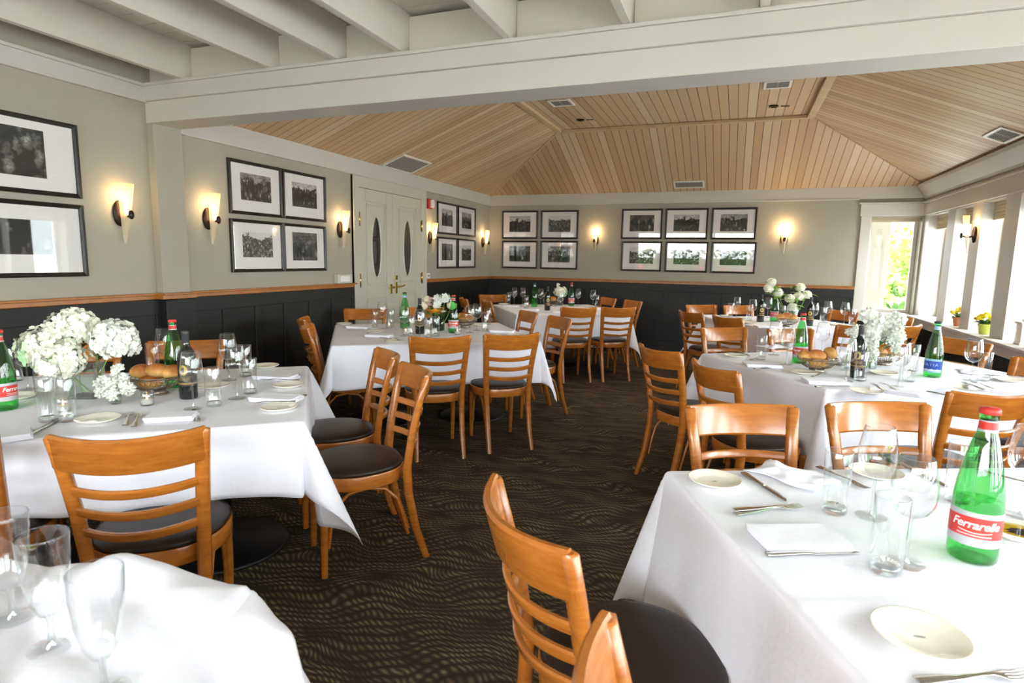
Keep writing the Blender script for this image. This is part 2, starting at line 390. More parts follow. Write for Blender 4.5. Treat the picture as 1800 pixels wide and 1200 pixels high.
# ------------------------------------------------------------------ room shell
XL, XR, YB = -3.863, 2.221, 9.126
ZT = 2.413; RAIL = 1.117
FX0, FX1, FY, FZ = -2.247, 0.665, 7.544, 3.038
BY0, BY1, BZ = 3.05, 3.272, 2.28
YF = -3.2
struct('floor', MB().box((XL-0.2, YF-0.2, -0.1), (XR+0.3, YB+0.25, 0)), M['carpet'])
struct('wall_left', MB().box((XL-0.2, YF, 0), (XL, YB+0.2, 2.78)), M['wall'])
wb = MB().box((XL, YB, 0), (1.60, YB+0.24, 2.5)).box((1.60, YB, 0), (XR+0.26, YB+0.24, 0.74)).box((1.60, YB, 2.03), (XR+0.26, YB+0.24, 2.5)).box((2.2, YB, 0.74), (XR+0.26, YB+0.24, 2.03))
struct('wall_back', wb, M['wall'])
bays = [(8.20, 8.93), (7.43, 7.95), (6.63, 7.17), (5.84, 6.33), (5.02, 5.54), (4.22, 4.74), (3.42, 3.94), (2.1, 2.9), (1.0, 1.9), (-0.1, 0.8), (-1.2, -0.3), (-2.3, -1.4)]
wr = MB().box((XR, YF, 0), (XR+0.26, YB+0.24, 0.74)).box((XR, YF, 2.03), (XR+0.26, YB+0.24, 2.78))
ys = [YB+0.24]
for a, b in bays: wr.box((XR, b, 0.74), (XR+0.26, ys[-1], 2.03)); ys.append(a)
wr.box((XR, YF, 0.74), (XR+0.26, ys[-1], 2.03))
struct('wall_right', wr, M['trim'])
# wall behind the camera with a wide glazed opening to the garden
GX0, GX1, GZ1 = -3.4, 1.8, 2.45
struct('wall_front', MB().box((XL-0.2, YF-0.2, 0), (GX0, YF, 2.78)).box((GX1, YF-0.2, 0), (XR+0.26, YF, 2.78)).box((GX0, YF-0.2, GZ1), (GX1, YF, 2.78)).box((GX0, YF-0.2, 0), (GX1, YF, 0.3)), M['wall'])
gm_ = (GX0+GX1)/2
struct('window_13', MB().box((GX0, YF-0.12, 0.3), (GX0+0.06, YF-0.06, GZ1)).box((GX1-0.06, YF-0.12, 0.3), (GX1, YF-0.06, GZ1)).box((gm_-0.03, YF-0.12, 0.3), (gm_+0.03, YF-0.06, GZ1)).box((GX0, YF-0.12, 0.3), (GX1, YF-0.06, 0.36)).box((GX0, YF-0.12, GZ1-0.06), (GX1, YF-0.06, GZ1)), M['trim'])

# sloped plank ceiling: an underside with plank direction kept in the uv
def plank_face(name, pts, along, across, th=0.05):
    pts = [Vector(p) for p in pts]; n = (pts[1]-pts[0]).cross(pts[2]-pts[0]).normalized()
    if n.z > 0: pts = pts[::-1]; n = -n
    k = len(pts); vs = pts+[p-n*th for p in pts]
    fs = [tuple(range(k)), tuple(reversed(range(k, 2*k)))]+[(i+k, (i+1) % k+k, (i+1) % k, i) for i in range(k)]
    mb = MB().add(vs, fs); o = struct(name, mb, M['planks'], ceil)
    uv = o.data.uv_layers.new(name='UVMap')
    for lp in o.data.loops:
        p = o.data.vertices[lp.vertex_index].co; uv.data[lp.index].uv = (p.dot(Vector(across))+20, p.dot(Vector(along)))
    return o
ceil = tag(bpy.data.objects.new('ceiling', None), kind='structure'); COL.objects.link(ceil)
S1, S2 = (FZ-ZT)/(FX0-XL), (FZ-ZT)/(XR-FX1)
plank_face('sloped_plank_panel', [(XL, BY1-0.1, ZT), (FX0, BY1-0.1, FZ), (FX0, FY, FZ), (XL, YB, ZT)], (1, 0, 0), (0, 1, 0))
plank_face('sloped_plank_panel', [(XR, BY1-0.1, ZT), (FX1, BY1-0.1, FZ), (FX1, FY, FZ), (XR, YB, ZT)], (1, 0, 0), (0, 1, 0))
plank_face('sloped_plank_panel', [(XL, YB, ZT), (XR, YB, ZT), (FX1, FY, FZ), (FX0, FY, FZ)], (0, 1, 0), (1, 0, 0))
plank_face('flat_plank_panel', [(FX0, BY1-0.1, FZ), (FX1, BY1-0.1, FZ), (FX1, FY, FZ), (FX0, FY, FZ)], (0, 1, 0), (1, 0, 0))
M['batten'] = wood('ceiling_batten', srgb(206, 180, 144), srgb(184, 152, 112), 0.5, (1, 1, 1), 0.0)
bt = MB().box((FX0-0.03, BY1, FZ-0.035), (FX0+0.05, FY, FZ-0.002)); struct('ceiling_batten', bt, M['batten'], ceil, 0.006)
struct('ceiling_batten', MB().box((FX1-0.05, BY1, FZ-0.035), (FX1+0.03, FY, FZ-0.002)), M['batten'], ceil, 0.006)
struct('ceiling_batten', MB().box((FX0-0.03, FY-0.05, FZ-0.036), (FX1+0.03, FY+0.02, FZ-0.003)), M['batten'], ceil, 0.006)
for (xa, xb) in ((XL, FX0), (XR, FX1)):
    struct('hip_batten', MB().bar([((xa, YB, ZT-0.004), (0.012, 0.012, 0), (0, 0, 0.006)), ((xb, FY, FZ-0.004), (0.012, 0.012, 0), (0, 0, 0.006))]), M['batten'], ceil)
# painted boarded ceiling over the near half, carried on joists above the beam
zj = 2.535
dk = MB()
yb_ = YF-0.1
while yb_ < BY1: dk.box((XL-0.1, yb_+0.004, 2.76), (XR+0.2, min(yb_+0.14, BY1), 2.80)); yb_ += 0.144
dk.box((XL-0.1, YF-0.1, 2.775), (XR+0.2, BY1, 2.82))
struct('boarded_deck', dk, M['ceiling'], ceil)
k = 1
JX = (-3.50, -2.77, -2.27, -1.845, -1.195, -0.578, 0.04, 0.66, 1.28, 1.9)
for x in JX:
    struct('trim_%d' % k, MB().box((x-0.022, YF, zj), (x+0.022, BY1-0.02, 2.76)), M['ceiling'], None, 0.003); k += 1
bl = MB(); prev = XL
for x in JX+(XR,):
    bl.box((prev+0.001, BY0+0.05, zj), (x-0.024, BY0+0.09, 2.74)); prev = x+0.024
struct('trim_%d' % k, bl, M['ceiling']); k += 1
# the beam and its cap
bm_ = MB().box((XL, BY0, BZ), (XR, BY1, 2.42)).box((XL, BY0-0.02, 2.42), (XR, BY1, 2.515)).box((XL, BY0-0.03, 2.515), (XR, BY1, 2.535))
struct('trim_%d' % k, bm_, M['trim'], None, 0.004); k += 1
struct('trim_%d' % k, MB().box((XL, BY1-0.12, 2.535), (XR, BY1-0.02, 3.15)), M['wall']); k += 1
# pilaster carrying the beam
struct('trim_%d' % k, MB().box((XL, BY0, RAIL), (XL+0.065, BY1, BZ)), M['wall'], None, 0.003); k += 1
struct('trim_%d' % k, MB().box((XL, BY0, 0), (XL+0.085, BY1+0.02, RAIL-0.05)), M['panel'], None, 0.003); k += 1
# cornice boards
def board(mb, m, bev=0.004):
    global k
    o = struct('trim_%d' % k, mb, m, None, bev); k += 1; return o
board(MB().box((XL, BY1, 2.27), (XL+0.018, YB, ZT+0.01)).box((XL, BY1, 2.255), (XL+0.032, YB, 2.275)), M['trim'])
board(MB().box((XL, YB-0.018, 2.27), (XR, YB, ZT+0.01)).box((XL, YB-0.032, 2.255), (1.46, YB, 2.275)), M['trim'])
board(MB().box((XL, YF, 2.42), (XL+0.018, BY0, 2.515)).box((XL, YF, 2.41), (XL+0.028, BY0, 2.425)).box((XL, YF, 2.515), (XL+0.03, BY0, 2.535)), M['trim'])
# right-hand cornice: sloped crown above a flat head casing
cr = MB(); prof = [(XR, 2.255), (XR-0.03, 2.255), (XR-0.035, 2.28), (XR-0.12, 2.395), (XR-0.13, 2.43), (XR, 2.43)]
cr.loft([[(x, y, z) for x, z in prof] for y in (BY1, YB)], True, True, False); board(cr, M['trim'], 0)
board(MB().box((XR-0.022, YF, 2.045), (XR, YB, 2.2)).box((XR-0.04, YF, 2.2), (XR, YB, 2.222)), M['trim'])
# corner window casing on the back wall
board(MB().box((1.485, YB-0.024, 2.045), (XR, YB, 2.2)).box((1.465, YB-0.042, 2.2), (XR, YB, 2.222)), M['trim'])
board(MB().box((1.50, YB-0.024, 0.70), (1.622, YB, 2.045)), M['trim'])
# sill along the right wall and the corner
board(MB().box((XR-0.12, 3.3, 0.742), (XR+0.24, YB, 0.772)).box((1.49, YB-0.1, 0.742), (XR, YB+0.22, 0.772)), M['trim'], 0.006)
board(MB().box((XR-0.10, 3.3, 0.66), (XR-0.001, YB-0.001, 0.742)).box((1.50, YB-0.06, 0.66), (XR-0.1, YB-0.001, 0.742)), M['trim'], 0.004)
# black panelling: raised stiles over a flat back, then the oak rail and the plinth
DY0, DY1 = 5.355, 6.93
def panelling(axis, a0, a1, step, skip=()):
    mb = MB(); d = 0.018
    def bx(u0, u1, z0, z1, t0, t1):
        if axis == 'L': mb.box((XL+t0, u0, z0), (XL+t1, u1, z1))
        elif axis == 'B': mb.box((u0, YB-t1, z0), (u1, YB-t0, z1))
        else: mb.box((XR-t1, u0, z0), (XR-t0, u1, z1))
    top = RAIL-0.045 if axis != 'R' else 0.66
    bx(a0, a1, 0, top, 0.0005, 0.012)
    bx(a0, a1, top-0.11, top, 0.012, 0.022); bx(a0, a1, 0.13, 0.22, 0.012, 0.022)
    n = max(1, round((a1-a0)/step))
    for i in range(n+1):
        u = a0+(a1-a0)*i/n; bx(max(a0, u-0.035), min(a1, u+0.035), 0.22, top-0.11, 0.012, 0.022)
    return mb
board(panelling('L', YF, BY0, 0.34), M['panel'], 0.003)
board(panelling('L', BY1+0.02, DY0, 0.34), M['panel'], 0.003)
board(panelling('L', DY1, YB-0.022, 0.34), M['panel'], 0.003)
board(panelling('B', XL, 1.50, 0.42), M['panel'], 0.003)
board(MB().box((1.501, YB-0.02, 0.13), (XR-0.023, YB-0.001, 0.66)), M['panel'], 0.003)
board(panelling('R', YF, YB-0.022, 0.5), M['panel'], 0.003)
struct('baseboard_left', MB().box((XL, YF, 0), (XL+0.032, DY0, 0.13)).box((XL, DY1, 0), (XL+0.032, YB, 0.13)), M['panel'], None, 0.004)
struct('baseboard_back', MB().box((XL, YB-0.032, 0), (XR, YB, 0.13)), M['panel'], None, 0.004)
struct('baseboard_right', MB().box((XR-0.032, YF, 0), (XR, YB, 0.13)), M['panel'], None, 0.004)
def rail_L(a0, a1, off=0): return MB().box((XL, a0, RAIL-0.045), (XL+0.03+off, a1, RAIL-0.008)).box((XL, a0, RAIL-0.016), (XL+0.048+off, a1, RAIL))
board(rail_L(YF, BY0-0.001), M['railwood'], 0.005); board(rail_L(BY0-0.03, BY1+0.03, 0.068), M['railwood'], 0.005)
board(rail_L(BY1+0.001, DY0+0.03), M['railwood'], 0.005); board(rail_L(DY1, YB), M['railwood'], 0.005)
board(MB().box((XL+0.05, YB-0.03, RAIL-0.045), (1.50, YB, RAIL-0.008)).box((XL+0.05, YB-0.048, RAIL-0.016), (1.50, YB, RAIL)), M['railwood'], 0.005)

# windows: a sash, a pane and a rolled shade in each opening
def window_unit(i, axis, a, b, shade=0.13):
    w = tag(bpy.data.objects.new('window_%d' % i, None), kind='structure'); COL.objects.link(w)
    z0, z1, t0, t1, s = 0.772, 2.03, XR+0.19, XR+0.235, 0.045
    if axis == 'R': bx = lambda u0, u1, za, zb, ta, tb: ((ta, u0, za), (tb, u1, zb))
    else:
        t0, t1 = YB+0.17, YB+0.215; bx = lambda u0, u1, za, zb, ta, tb: ((u0, ta, za), (u1, tb, zb))
    mb = MB().box(*bx(a, a+s, z0, z1, t0, t1)).box(*bx(b-s, b, z0, z1, t0, t1)).box(*bx(a+s, b-s, z0, z0+s, t0, t1)).box(*bx(a+s, b-s, z1-s, z1, t0, t1))
    struct('sash', mb, M['trim'], w, 0.004)
    g = MB().box(*bx(a+s-0.005, b-s+0.005, z0+s-0.005, z1-s+0.005, t0+0.02, t0+0.024)); struct('pane', g, M['pane'], w)
    if shade:
        sh = MB(); n = 5
        for q in range(n): sh.box(*bx(a+0.006, b-0.006, z1-shade*(q+1)/n, z1-shade*q/n-0.003, t0-0.10+0.004*(q % 2), t0-0.07+0.004*(q % 2)))
        struct('rolled_shade', sh, M['blind'], w, 0.003)
    return w
M['blind'] = paint('woven_shade', srgb(196, 180, 150), 0.8)
for i, (a, b) in enumerate(bays): window_unit(i+1, 'R', a, b, 0.17)
window_unit(14, 'B', 1.622, 2.199, 0.06)

# double doors with oval lights
d1 = tag(bpy.data.objects.new('door_1', None), kind='structure'); COL.objects.link(d1); d1.location = (XL, 0, 0)
cs = MB().box((0.0005, DY0, 0), (0.03, DY0+0.105, 2.255)).box((0.0005, 6.81, 0), (0.03, DY1, 2.255)).box((0.0005, DY0, 2.135), (0.031, DY1, 2.255)).box((0.0005, DY0, 0), (0.04, DY0+0.02, 2.255)).box((0.0005, DY1-0.02, 0), (0.04, DY1, 2.255))
struct('casing', cs, M['door'], d1, 0.004)
def oval(c, a, b, n=36): return [(c[0]+a*math.cos(2*PI*i/n), c[1]+b*math.sin(2*PI*i/n)) for i in range(n)]
for li, (y0, y1, hinge) in enumerate(((5.465, 6.135, -1), (6.14, 6.81, 1))):
    lf = MB().box((0.0005, y0, 0.01), (0.012, y1, 2.13))
    lf.box((0.012, y0, 0.01), (0.022, y0+0.125, 2.13)).box((0.012, y1-0.125, 0.01), (0.022, y1, 2.13)).box((0.012, y0+0.125, 2.0), (0.022, y1-0.125, 2.13)).box((0.012, y0+0.125, 0.95), (0.022, y1-0.125, 1.07)).box((0.012, y0+0.125, 0.01), (0.022, y1-0.125, 0.2))
    leaf = struct('door_leaf', lf, M['door'], d1, 0.004)
    yc = (y0+y1)/2
    pm = MB()
    for (u0, u1, v0, v1) in ((y0+0.145, y1-0.145, 1.09, 1.98), (y0+0.145, y1-0.145, 0.22, 0.93)):
        pm.box((0.012, u0, v0), (0.020, u0+0.02, v1)).box((0.012, u1-0.02, v0), (0.020, u1, v1)).box((0.012, u0, v0), (0.020, u1, v0+0.02)).box((0.012, u0, v1-0.02), (0.020, u1, v1))
    struct('panel_moulding', pm, M['door'], leaf, 0.003)
    cz, ra, rb = 1.505, 0.085, 0.335
    gl = MB(); ring = oval((yc, cz), ra, rb); gl.add([(0.0165, y, z) for y, z in ring], [tuple(range(36))]); gl.add([(0.0135, y, z) for y, z in ring], [tuple(range(36))], mi=1)
    struct('oval_light', gl, [M['doorglass'], M['grille']], leaf)
    fr = MB(); rings = [[(0.012, y, z) for y, z in oval((yc, cz), ra+0.022, rb+0.022)], [(0.026, y, z) for y, z in oval((yc, cz), ra+0.018, rb+0.018)], [(0.026, y, z) for y, z in oval((yc, cz), ra+0.006, rb+0.006)], [(0.0145, y, z) for y, z in oval((yc, cz), ra-0.004, rb-0.004)]]
    fr.loft(rings, True, False, True); struct('oval_surround', fr, M['door'], leaf)
    yh = y0-0.004 if hinge < 0 else y1+0.004
    for zc in (1.80, 1.14, 0.35):
        hb = MB().lathe([(0.0, -0.075), (0.009, -0.075), (0.009, 0.075), (0.0, 0.075)], 10, (0.03, yh, zc)).box((0.0225, yh-0.02, zc-0.06), (0.026, yh+0.02, zc+0.06)); struct('hinge', hb, M['brass'], leaf)
    if li == 1:
        hd = MB().box((0.022, 6.175, 0.965), (0.030, 6.215, 1.10)).tube([(0.026, 6.195, 1.045), (0.075, 6.195, 1.045), (0.08, 6.24, 1.05), (0.078, 6.31, 1.065)], [0.011, 0.010, 0.009, 0.007]).box((0.022, 6.17, 1.13), (0.032, 6.22, 1.18))
        struct('lever_handle', hd, M['brass'], leaf, 0.002)
    else:
        hd = MB().box((0.022, 6.06, 0.965), (0.030, 6.10, 1.08)).tube([(0.026, 6.08, 1.045), (0.075, 6.08, 1.045), (0.08, 6.035, 1.04), (0.078, 5.97, 1.035)], [0.011, 0.010, 0.009, 0.007]); struct('lever_handle', hd, M['brass'], leaf, 0.002)

# small wall fittings
fa = thing('fire_alarm', 'red fire alarm with clear strobe high on the wall beside the double doors', 'fire alarm', (XL, 7.02, 2.10))
put('alarm_body', MB().box((0.0005, -0.06, -0.065), (0.05, 0.055, 0.065)), M['red'], fa, 0.006)
put('strobe', MB().box((0.05, -0.02, -0.05), (0.075, 0.055, 0.05)).box((0.05, 0.0, -0.03), (0.09, 0.04, 0.03)), M['clearplastic'], fa, 0.008)
cb = thing('control_box', 'small beige control box sitting on the oak rail beside the double doors', 'control box', (XL+0.0005, 5.16, RAIL+0.0005))
put('case', MB().box((0, -0.12, 0), (0.06, 0.12, 0.10)), M['door'], cb, 0.008); put('faceplate', MB().box((0.06, -0.09, 0.02), (0.063, 0.07, 0.08)), M['clearplastic'], cb, 0.001)
sw = thing('light_switch', 'small switch plate low on the cream wall right beside the double door casing', 'light switch', (XL, 7.03, 1.16))
put('plate', MB().box((0.0005, -0.045, -0.035), (0.008, 0.045, 0.035)), M['clearplastic'], sw, 0.002); put('toggle', MB().box((0.008, -0.02, -0.012), (0.016, 0.02, 0.012)), M['grille'], sw, 0.002)
# ceiling grilles lie in the sloped planks
def grille(name, label, origin, ux, uy, sx, sy, holes, two=False):
    ux, uy = Vector(ux).normalized(), Vector(uy).normalized(); n = ux.cross(uy)
    if n.z > 0: n = -n
    g = thing(name, label, 'vent'); m4 = Matrix((ux, uy, n)).transposed().to_4x4(); m4.translation = Vector(origin); g.matrix_world = m4
    b = 0.025
    put('vent_frame', MB().box((-sx/2, -sy/2, 0.001), (-sx/2+b, sy/2, 0.014)).box((sx/2-b, -sy/2, 0.001), (sx/2, sy/2, 0.014)).box((-sx/2+b, -sy/2, 0.001), (sx/2-b, -sy/2+b, 0.014)).box((-sx/2+b, sy/2-b, 0.001), (sx/2-b, sy/2, 0.014)), M['clearplastic'], g, 0.003)
    put('backing', MB().box((-sx/2+b, -sy/2+b, 0.001), (sx/2-b, sy/2-b, 0.003)), M['dark'], g)
    gm = MB()
    if holes == 'grid':
        c = -sx/2+b
        while c < sx/2-b: gm.box((c, -sy/2+b, 0.004), (c+0.009, sy/2-b, 0.008)); c += 0.026
        c = -sy/2+b
        while c < sy/2-b: gm.box((-sx/2+b, c, 0.004), (sx/2-b, c+0.009, 0.009)); c += 0.026
    else:
        c = -sy/2+b
        while c < sy/2-b: gm.box((-sx/2+b, c, 0.004), (sx/2-b, c+0.006, 0.010)); c += 0.016
        gm.box((-0.008, -sy/2+b, 0.004), (0.008, sy/2-b, 0.011))
    put('grating', gm, M['grille'], g); return g
nl = Vector((1, 0, S1)).normalized(); nr = Vector((-1, 0, S2)).normalized(); nb = Vector((0, -1, (FZ-ZT)/(YB-FY))).normalized()
grille('return_grille', 'square white perforated grille in the plank slope above the double doors', (-3.69, 6.22, ZT+(-3.69-XL)*S1), (0, 1, 0), nl, 0.64, 0.32, 'grid')
grille('supply_vent', 'small louvred vent low in the back plank slope above the pictures', (-0.715, 8.915, ZT+(YB-8.915)*(FZ-ZT)/(YB-FY)), (1, 0, 0), nb, 0.42, 0.19, 'slat')
grille('supply_vent', 'white framed louvred vent in the plank slope above the windows', (2.005, 6.22, ZT+(XR-2.005)*S2), (0, 1, 0), nr, 0.38, 0.19, 'slat')
grille('supply_vent', 'pale flat vent in the high ceiling panel, above the brightest wall lamp', (0.24, 6.18, FZ), (1, 0, 0), (0, 1, 0), 0.24, 0.24, 'slat')
grille('supply_vent', 'pale flat vent in the high ceiling panel over the back corner table', (-1.84, 6.23, FZ), (1, 0, 0), (0, 1, 0), 0.24, 0.24, 'slat')
grille('wainscot_vent', 'black louvred vent set low in the black panelling under the six pictures', (-0.92, YB-0.012, 0.30), (1, 0, 0), (0, 0, 1), 0.36, 0.28, 'slat')
for ch in bpy.data.objects['wainscot_vent'].children: ch.data.materials[0] = M['panel']
# wall vent plane: turn its face to the room
wv = bpy.data.objects['wainscot_vent']; m4 = Matrix((Vector((1, 0, 0)), Vector((0, 0, 1)), Vector((0, -1, 0)))).transposed().to_4x4(); m4.translation = Vector((-0.92, YB-0.022, 0.36)); wv.matrix_world = m4
for (x, y, w_) in ((0.249, 7.0, 'above the bright far wall lamp'), (-1.835, 7.03, 'near the hip over the back corner')):
    dl = thing('ceiling_spotlight', 'tiny recessed brass spotlight in the flat plank ceiling '+w_, 'spotlight', (x, y, FZ))
    put('trim_ring', MB().lathe([(0.045, -0.001), (0.05, -0.012), (0.03, -0.012), (0.028, -0.001)], 20), M['bronze'], dl); put('lens', MB().lathe([(0.0, -0.006), (0.028, -0.005)], 16), M['brass'], dl)
    sl_ = bpy.data.lights.new('spot_glow', 'SPOT'); sl_.energy = 22; sl_.color = (1, 0.86, 0.68); sl_.spot_size = R(110); sl_.spot_blend = 0.8; sl_.shadow_soft_size = 0.03
    so_ = bpy.data.objects.new('spot_glow', sl_); COL.objects.link(so_); so_.parent = dl; so_.location = (0, 0, -0.02)
    put('spring_clip', MB().tube([(0.07, 0.02, -0.004), (0.11, 0.0, -0.012), (0.15, 0.03, -0.006)], 0.005, 6), M['bronze'], dl)

# ------------------------------------------------------------------ wall lamps
SCONCE_W = {1: 0.40, 2: 0.40, 3: 0.45, 4: 0.6, 5: 0.7, 6: 1.0, 7: 2.2, 8: 0.4}
def make_sconce():
    r = thing('wall_sconce', '', 'wall lamp')
    # local: +x out of the wall, z=0 at the top rim
    sh = MB(); rings = []
    for q in range(13):
        z = -0.385*q/12; w = 0.047*(1-q/12)**0.8+0.009; ring = []
        for i in range(15):
            a = -R(82)+R(164)*i/14; ring.append((0.072+w*math.cos(a)*0.9-0.030*q/12, w*math.sin(a), z))
        rings.append(ring)
    sh.loft(rings, False, False, True); o = put('glass_shade', sh, M['shade'], r)
    put('backplate', MB().sphere((0.008, 0, -0.19), (0.020, 0.046, 0.085)), M['bronze'], r)
    put('arm', MB().tube([(0.005, 0, -0.2), (0.05, 0, -0.215), (0.115, 0, -0.205)], 0.008), M['bronze'], r)
    put('finial', MB().sphere((0.116, 0, -0.2), (0.012, 0.020, 0.030)), M['bronze'], r)
    put('bulb', MB().sphere((0.072, 0, -0.11), (0.017, 0.017, 0.026)).tube([(0.072, 0, -0.20), (0.072, 0, -0.13)], 0.010), M['bulb'], r)
    l = bpy.data.lights.new('lamp_glow', 'POINT'); l.energy = 0.75; l.color = (1, 0.68, 0.36); l.shadow_soft_size = 0.03
    lo = bpy.data.objects.new('lamp_glow', l); COL.objects.link(lo); lo.parent = r; lo.location = (0.060, 0, -0.055)
    return r
SC = Proto(make_sconce()); si_ = 0
for (loc, rz, lab) in [((XL, 2.81, 1.845), 0, 'lit glass wall lamp between the large pictures and the pilaster'),
    ((XL, 3.515, 1.858), 0, 'lit glass wall lamp between the pilaster and the four pictures'),
    ((XL, 5.155, 1.86), 0, 'lit glass wall lamp between the four pictures and the double doors'),
    ((XL, 7.075, 1.855), 0, 'lit glass wall lamp under the red fire alarm'),
    ((XL, 8.835, 1.85), 0, 'lit glass wall lamp between the smallest-looking pictures and the room corner'),
    ((-2.075, YB, 1.905), -PI/2, 'lit glass wall lamp on the back wall between two picture groups'),
    ((0.583, YB, 1.935), -PI/2, 'brightest glass wall lamp, on the back wall beside the corner window'),
    ((XR, 7.29, 1.915), PI, 'lit glass wall lamp on the white post between windows')]:
    so = SC.at(loc, rz, lab, 'glass wall lamps'); si_ = si_+1
    lg = [c for c in so.children if c.type == 'LIGHT'][0]; lg.data = lg.data.copy(); lg.data.energy = SCONCE_W[si_]

# ------------------------------------------------------------------ framed photographs
def make_picture(w, h, pw, ph, pr):
    r = thing('framed_photograph', '', 'picture'); f = 0.026; t = 0.022
    o_, i_ = [(-w/2, -h/2), (w/2, -h/2), (w/2, h/2), (-w/2, h/2)], [(-w/2+f, -h/2+f), (w/2-f, -h/2+f), (w/2-f, h/2-f), (-w/2+f, h/2-f)]
    mb = MB(); rings = [[(0.002, y, z) for y, z in o_], [(t, y, z) for y, z in o_], [(t+0.003, y*0.97, z*0.97) for y, z in o_], [(t-0.004, y, z) for y, z in i_], [(0.008, y, z) for y, z in i_]]
    mb.loft(rings, True, False, False); put('frame', mb, M['blackframe'], r)
    put('mount', MB().box((0.003, -w/2+f, -h/2+f), (0.008, w/2-f, h/2-f)), M['mount'], r)
    pm = MB(); pz = 0.012; pm.box((0.0075, -pw/2, -ph/2+pz), (0.009, pw/2, ph/2+pz)); p = put('print', pm, pr, r)
    uv = p.data.uv_layers.new(name='UVMap')
    for lp in p.data.loops:
        c = p.data.vertices[lp.vertex_index].co; uv.data[lp.index].uv = (c.y/pw+0.5, (c.z-pz)/pw+0.5*ph/pw)
    put('glazing', MB().add([(0.0135, -w/2+f*0.9, -h/2+f*0.9), (0.0135, w/2-f*0.9, -h/2+f*0.9), (0.0135, w/2-f*0.9, h/2-f*0.9), (0.0135, -w/2+f*0.9, h/2-f*0.9)], [(0, 1, 2, 3)]), M['pictureglass'], r)
    return r
z1, z2 = 1.945, 1.47
pics = []
def hang(side, u, z, w, h, pw, ph, i, label, grp):
    p = make_picture(w, h, pw, ph, PR[i % 5]); tag(p, label, None, grp)
    if side == 'L': p.location = (XL, u, z)
    else: p.location = (u, YB, z); p.rotation_euler = (0, 0, -PI/2)
g = 'large framed photographs by the first wall lamp'
hang('L', 2.02, z1, 1.1, 0.44, 0.72, 0.27, 0, 'large framed photograph of people at a bar, upper one nearest the viewer', g)
hang('L', 2.02, z2-0.005, 1.1, 0.44, 0.72, 0.20, 2, 'large framed wide photograph with trees, lower one nearest the viewer', g)
g = 'four framed photographs beside the pilaster'
for i, (u, z, pw, ph, pi, lab) in enumerate([(4.025, z1, .34, .22, 0, 'framed photograph of a long low crowd, upper one next to the pilaster'), (4.63, z1, .34, .22, 2, 'framed photograph of a busy garden, upper one next to the door lamp'),
        (4.02, z2, .34, .21, 4, 'framed photograph of a beach crowd, lower one next to the pilaster'), (4.615, z2, .34, .26, 3, 'framed photograph of white-clad figures, lower one next to the door lamp')]): hang('L', u, z, .595, .435, pw, ph, pi, lab, g)
g = 'four framed photographs between the doors and the corner'
for i, (u, z, pi, lab) in enumerate([(7.58, z1, 2, 'small framed photograph past the fire alarm, upper and nearer the doors'), (8.22, z1, 0, 'small framed photograph past the fire alarm, upper and nearer the corner'),
        (7.58, z2, 3, 'small framed photograph past the fire alarm, lower and nearer the doors'), (8.22, z2, 1, 'small framed photograph past the fire alarm, lower and nearer the corner')]): hang('L', u, z, .61, .435, .33, .23, pi, lab, g)
g = 'four framed photographs on the back wall by the corner'
for (u, z, pi, lab) in [(-3.33, z1+.005, 2, 'framed street photograph on the back wall, upper one beside the room corner'), (-2.665, z1+.005, 1, 'framed hillside photograph on the back wall, upper one beside the lamp'),
        (-3.325, z2+.005, 3, 'framed photograph of towers on the back wall, lower one beside the room corner'), (-2.66, z2+.005, 0, 'framed photograph of a crowd on the back wall, lower one beside the lamp')]: hang('B', u, z, .615, .445, .36, .25, pi, lab, g)
g = 'six framed photographs on the back wall'
for (u, z, pi, lab) in [(-1.38, z1+.01, 3, 'framed photograph of four figures in white, top row of six, beside lamp'), (-.735, z1+.01, 2, 'framed photograph of a reclining figure, top row of the six, middle one'), (-.085, z1+.01, 0, 'framed photograph of a figure in a hat, top row, beside the brightest lamp'),
        (-1.365, z2+.005, 4, 'framed photograph with window glare, bottom row of the six, beside the lamp'), (-.71, z2+.005, 1, 'framed photograph with reflected greenery, bottom row of the six, middle one'), (-.062, z2+.005, 2, 'framed photograph of foliage, bottom row of the six, beside the bright lamp')]: hang('B', u, z, .605, .445, .36, .24, pi, lab, g)

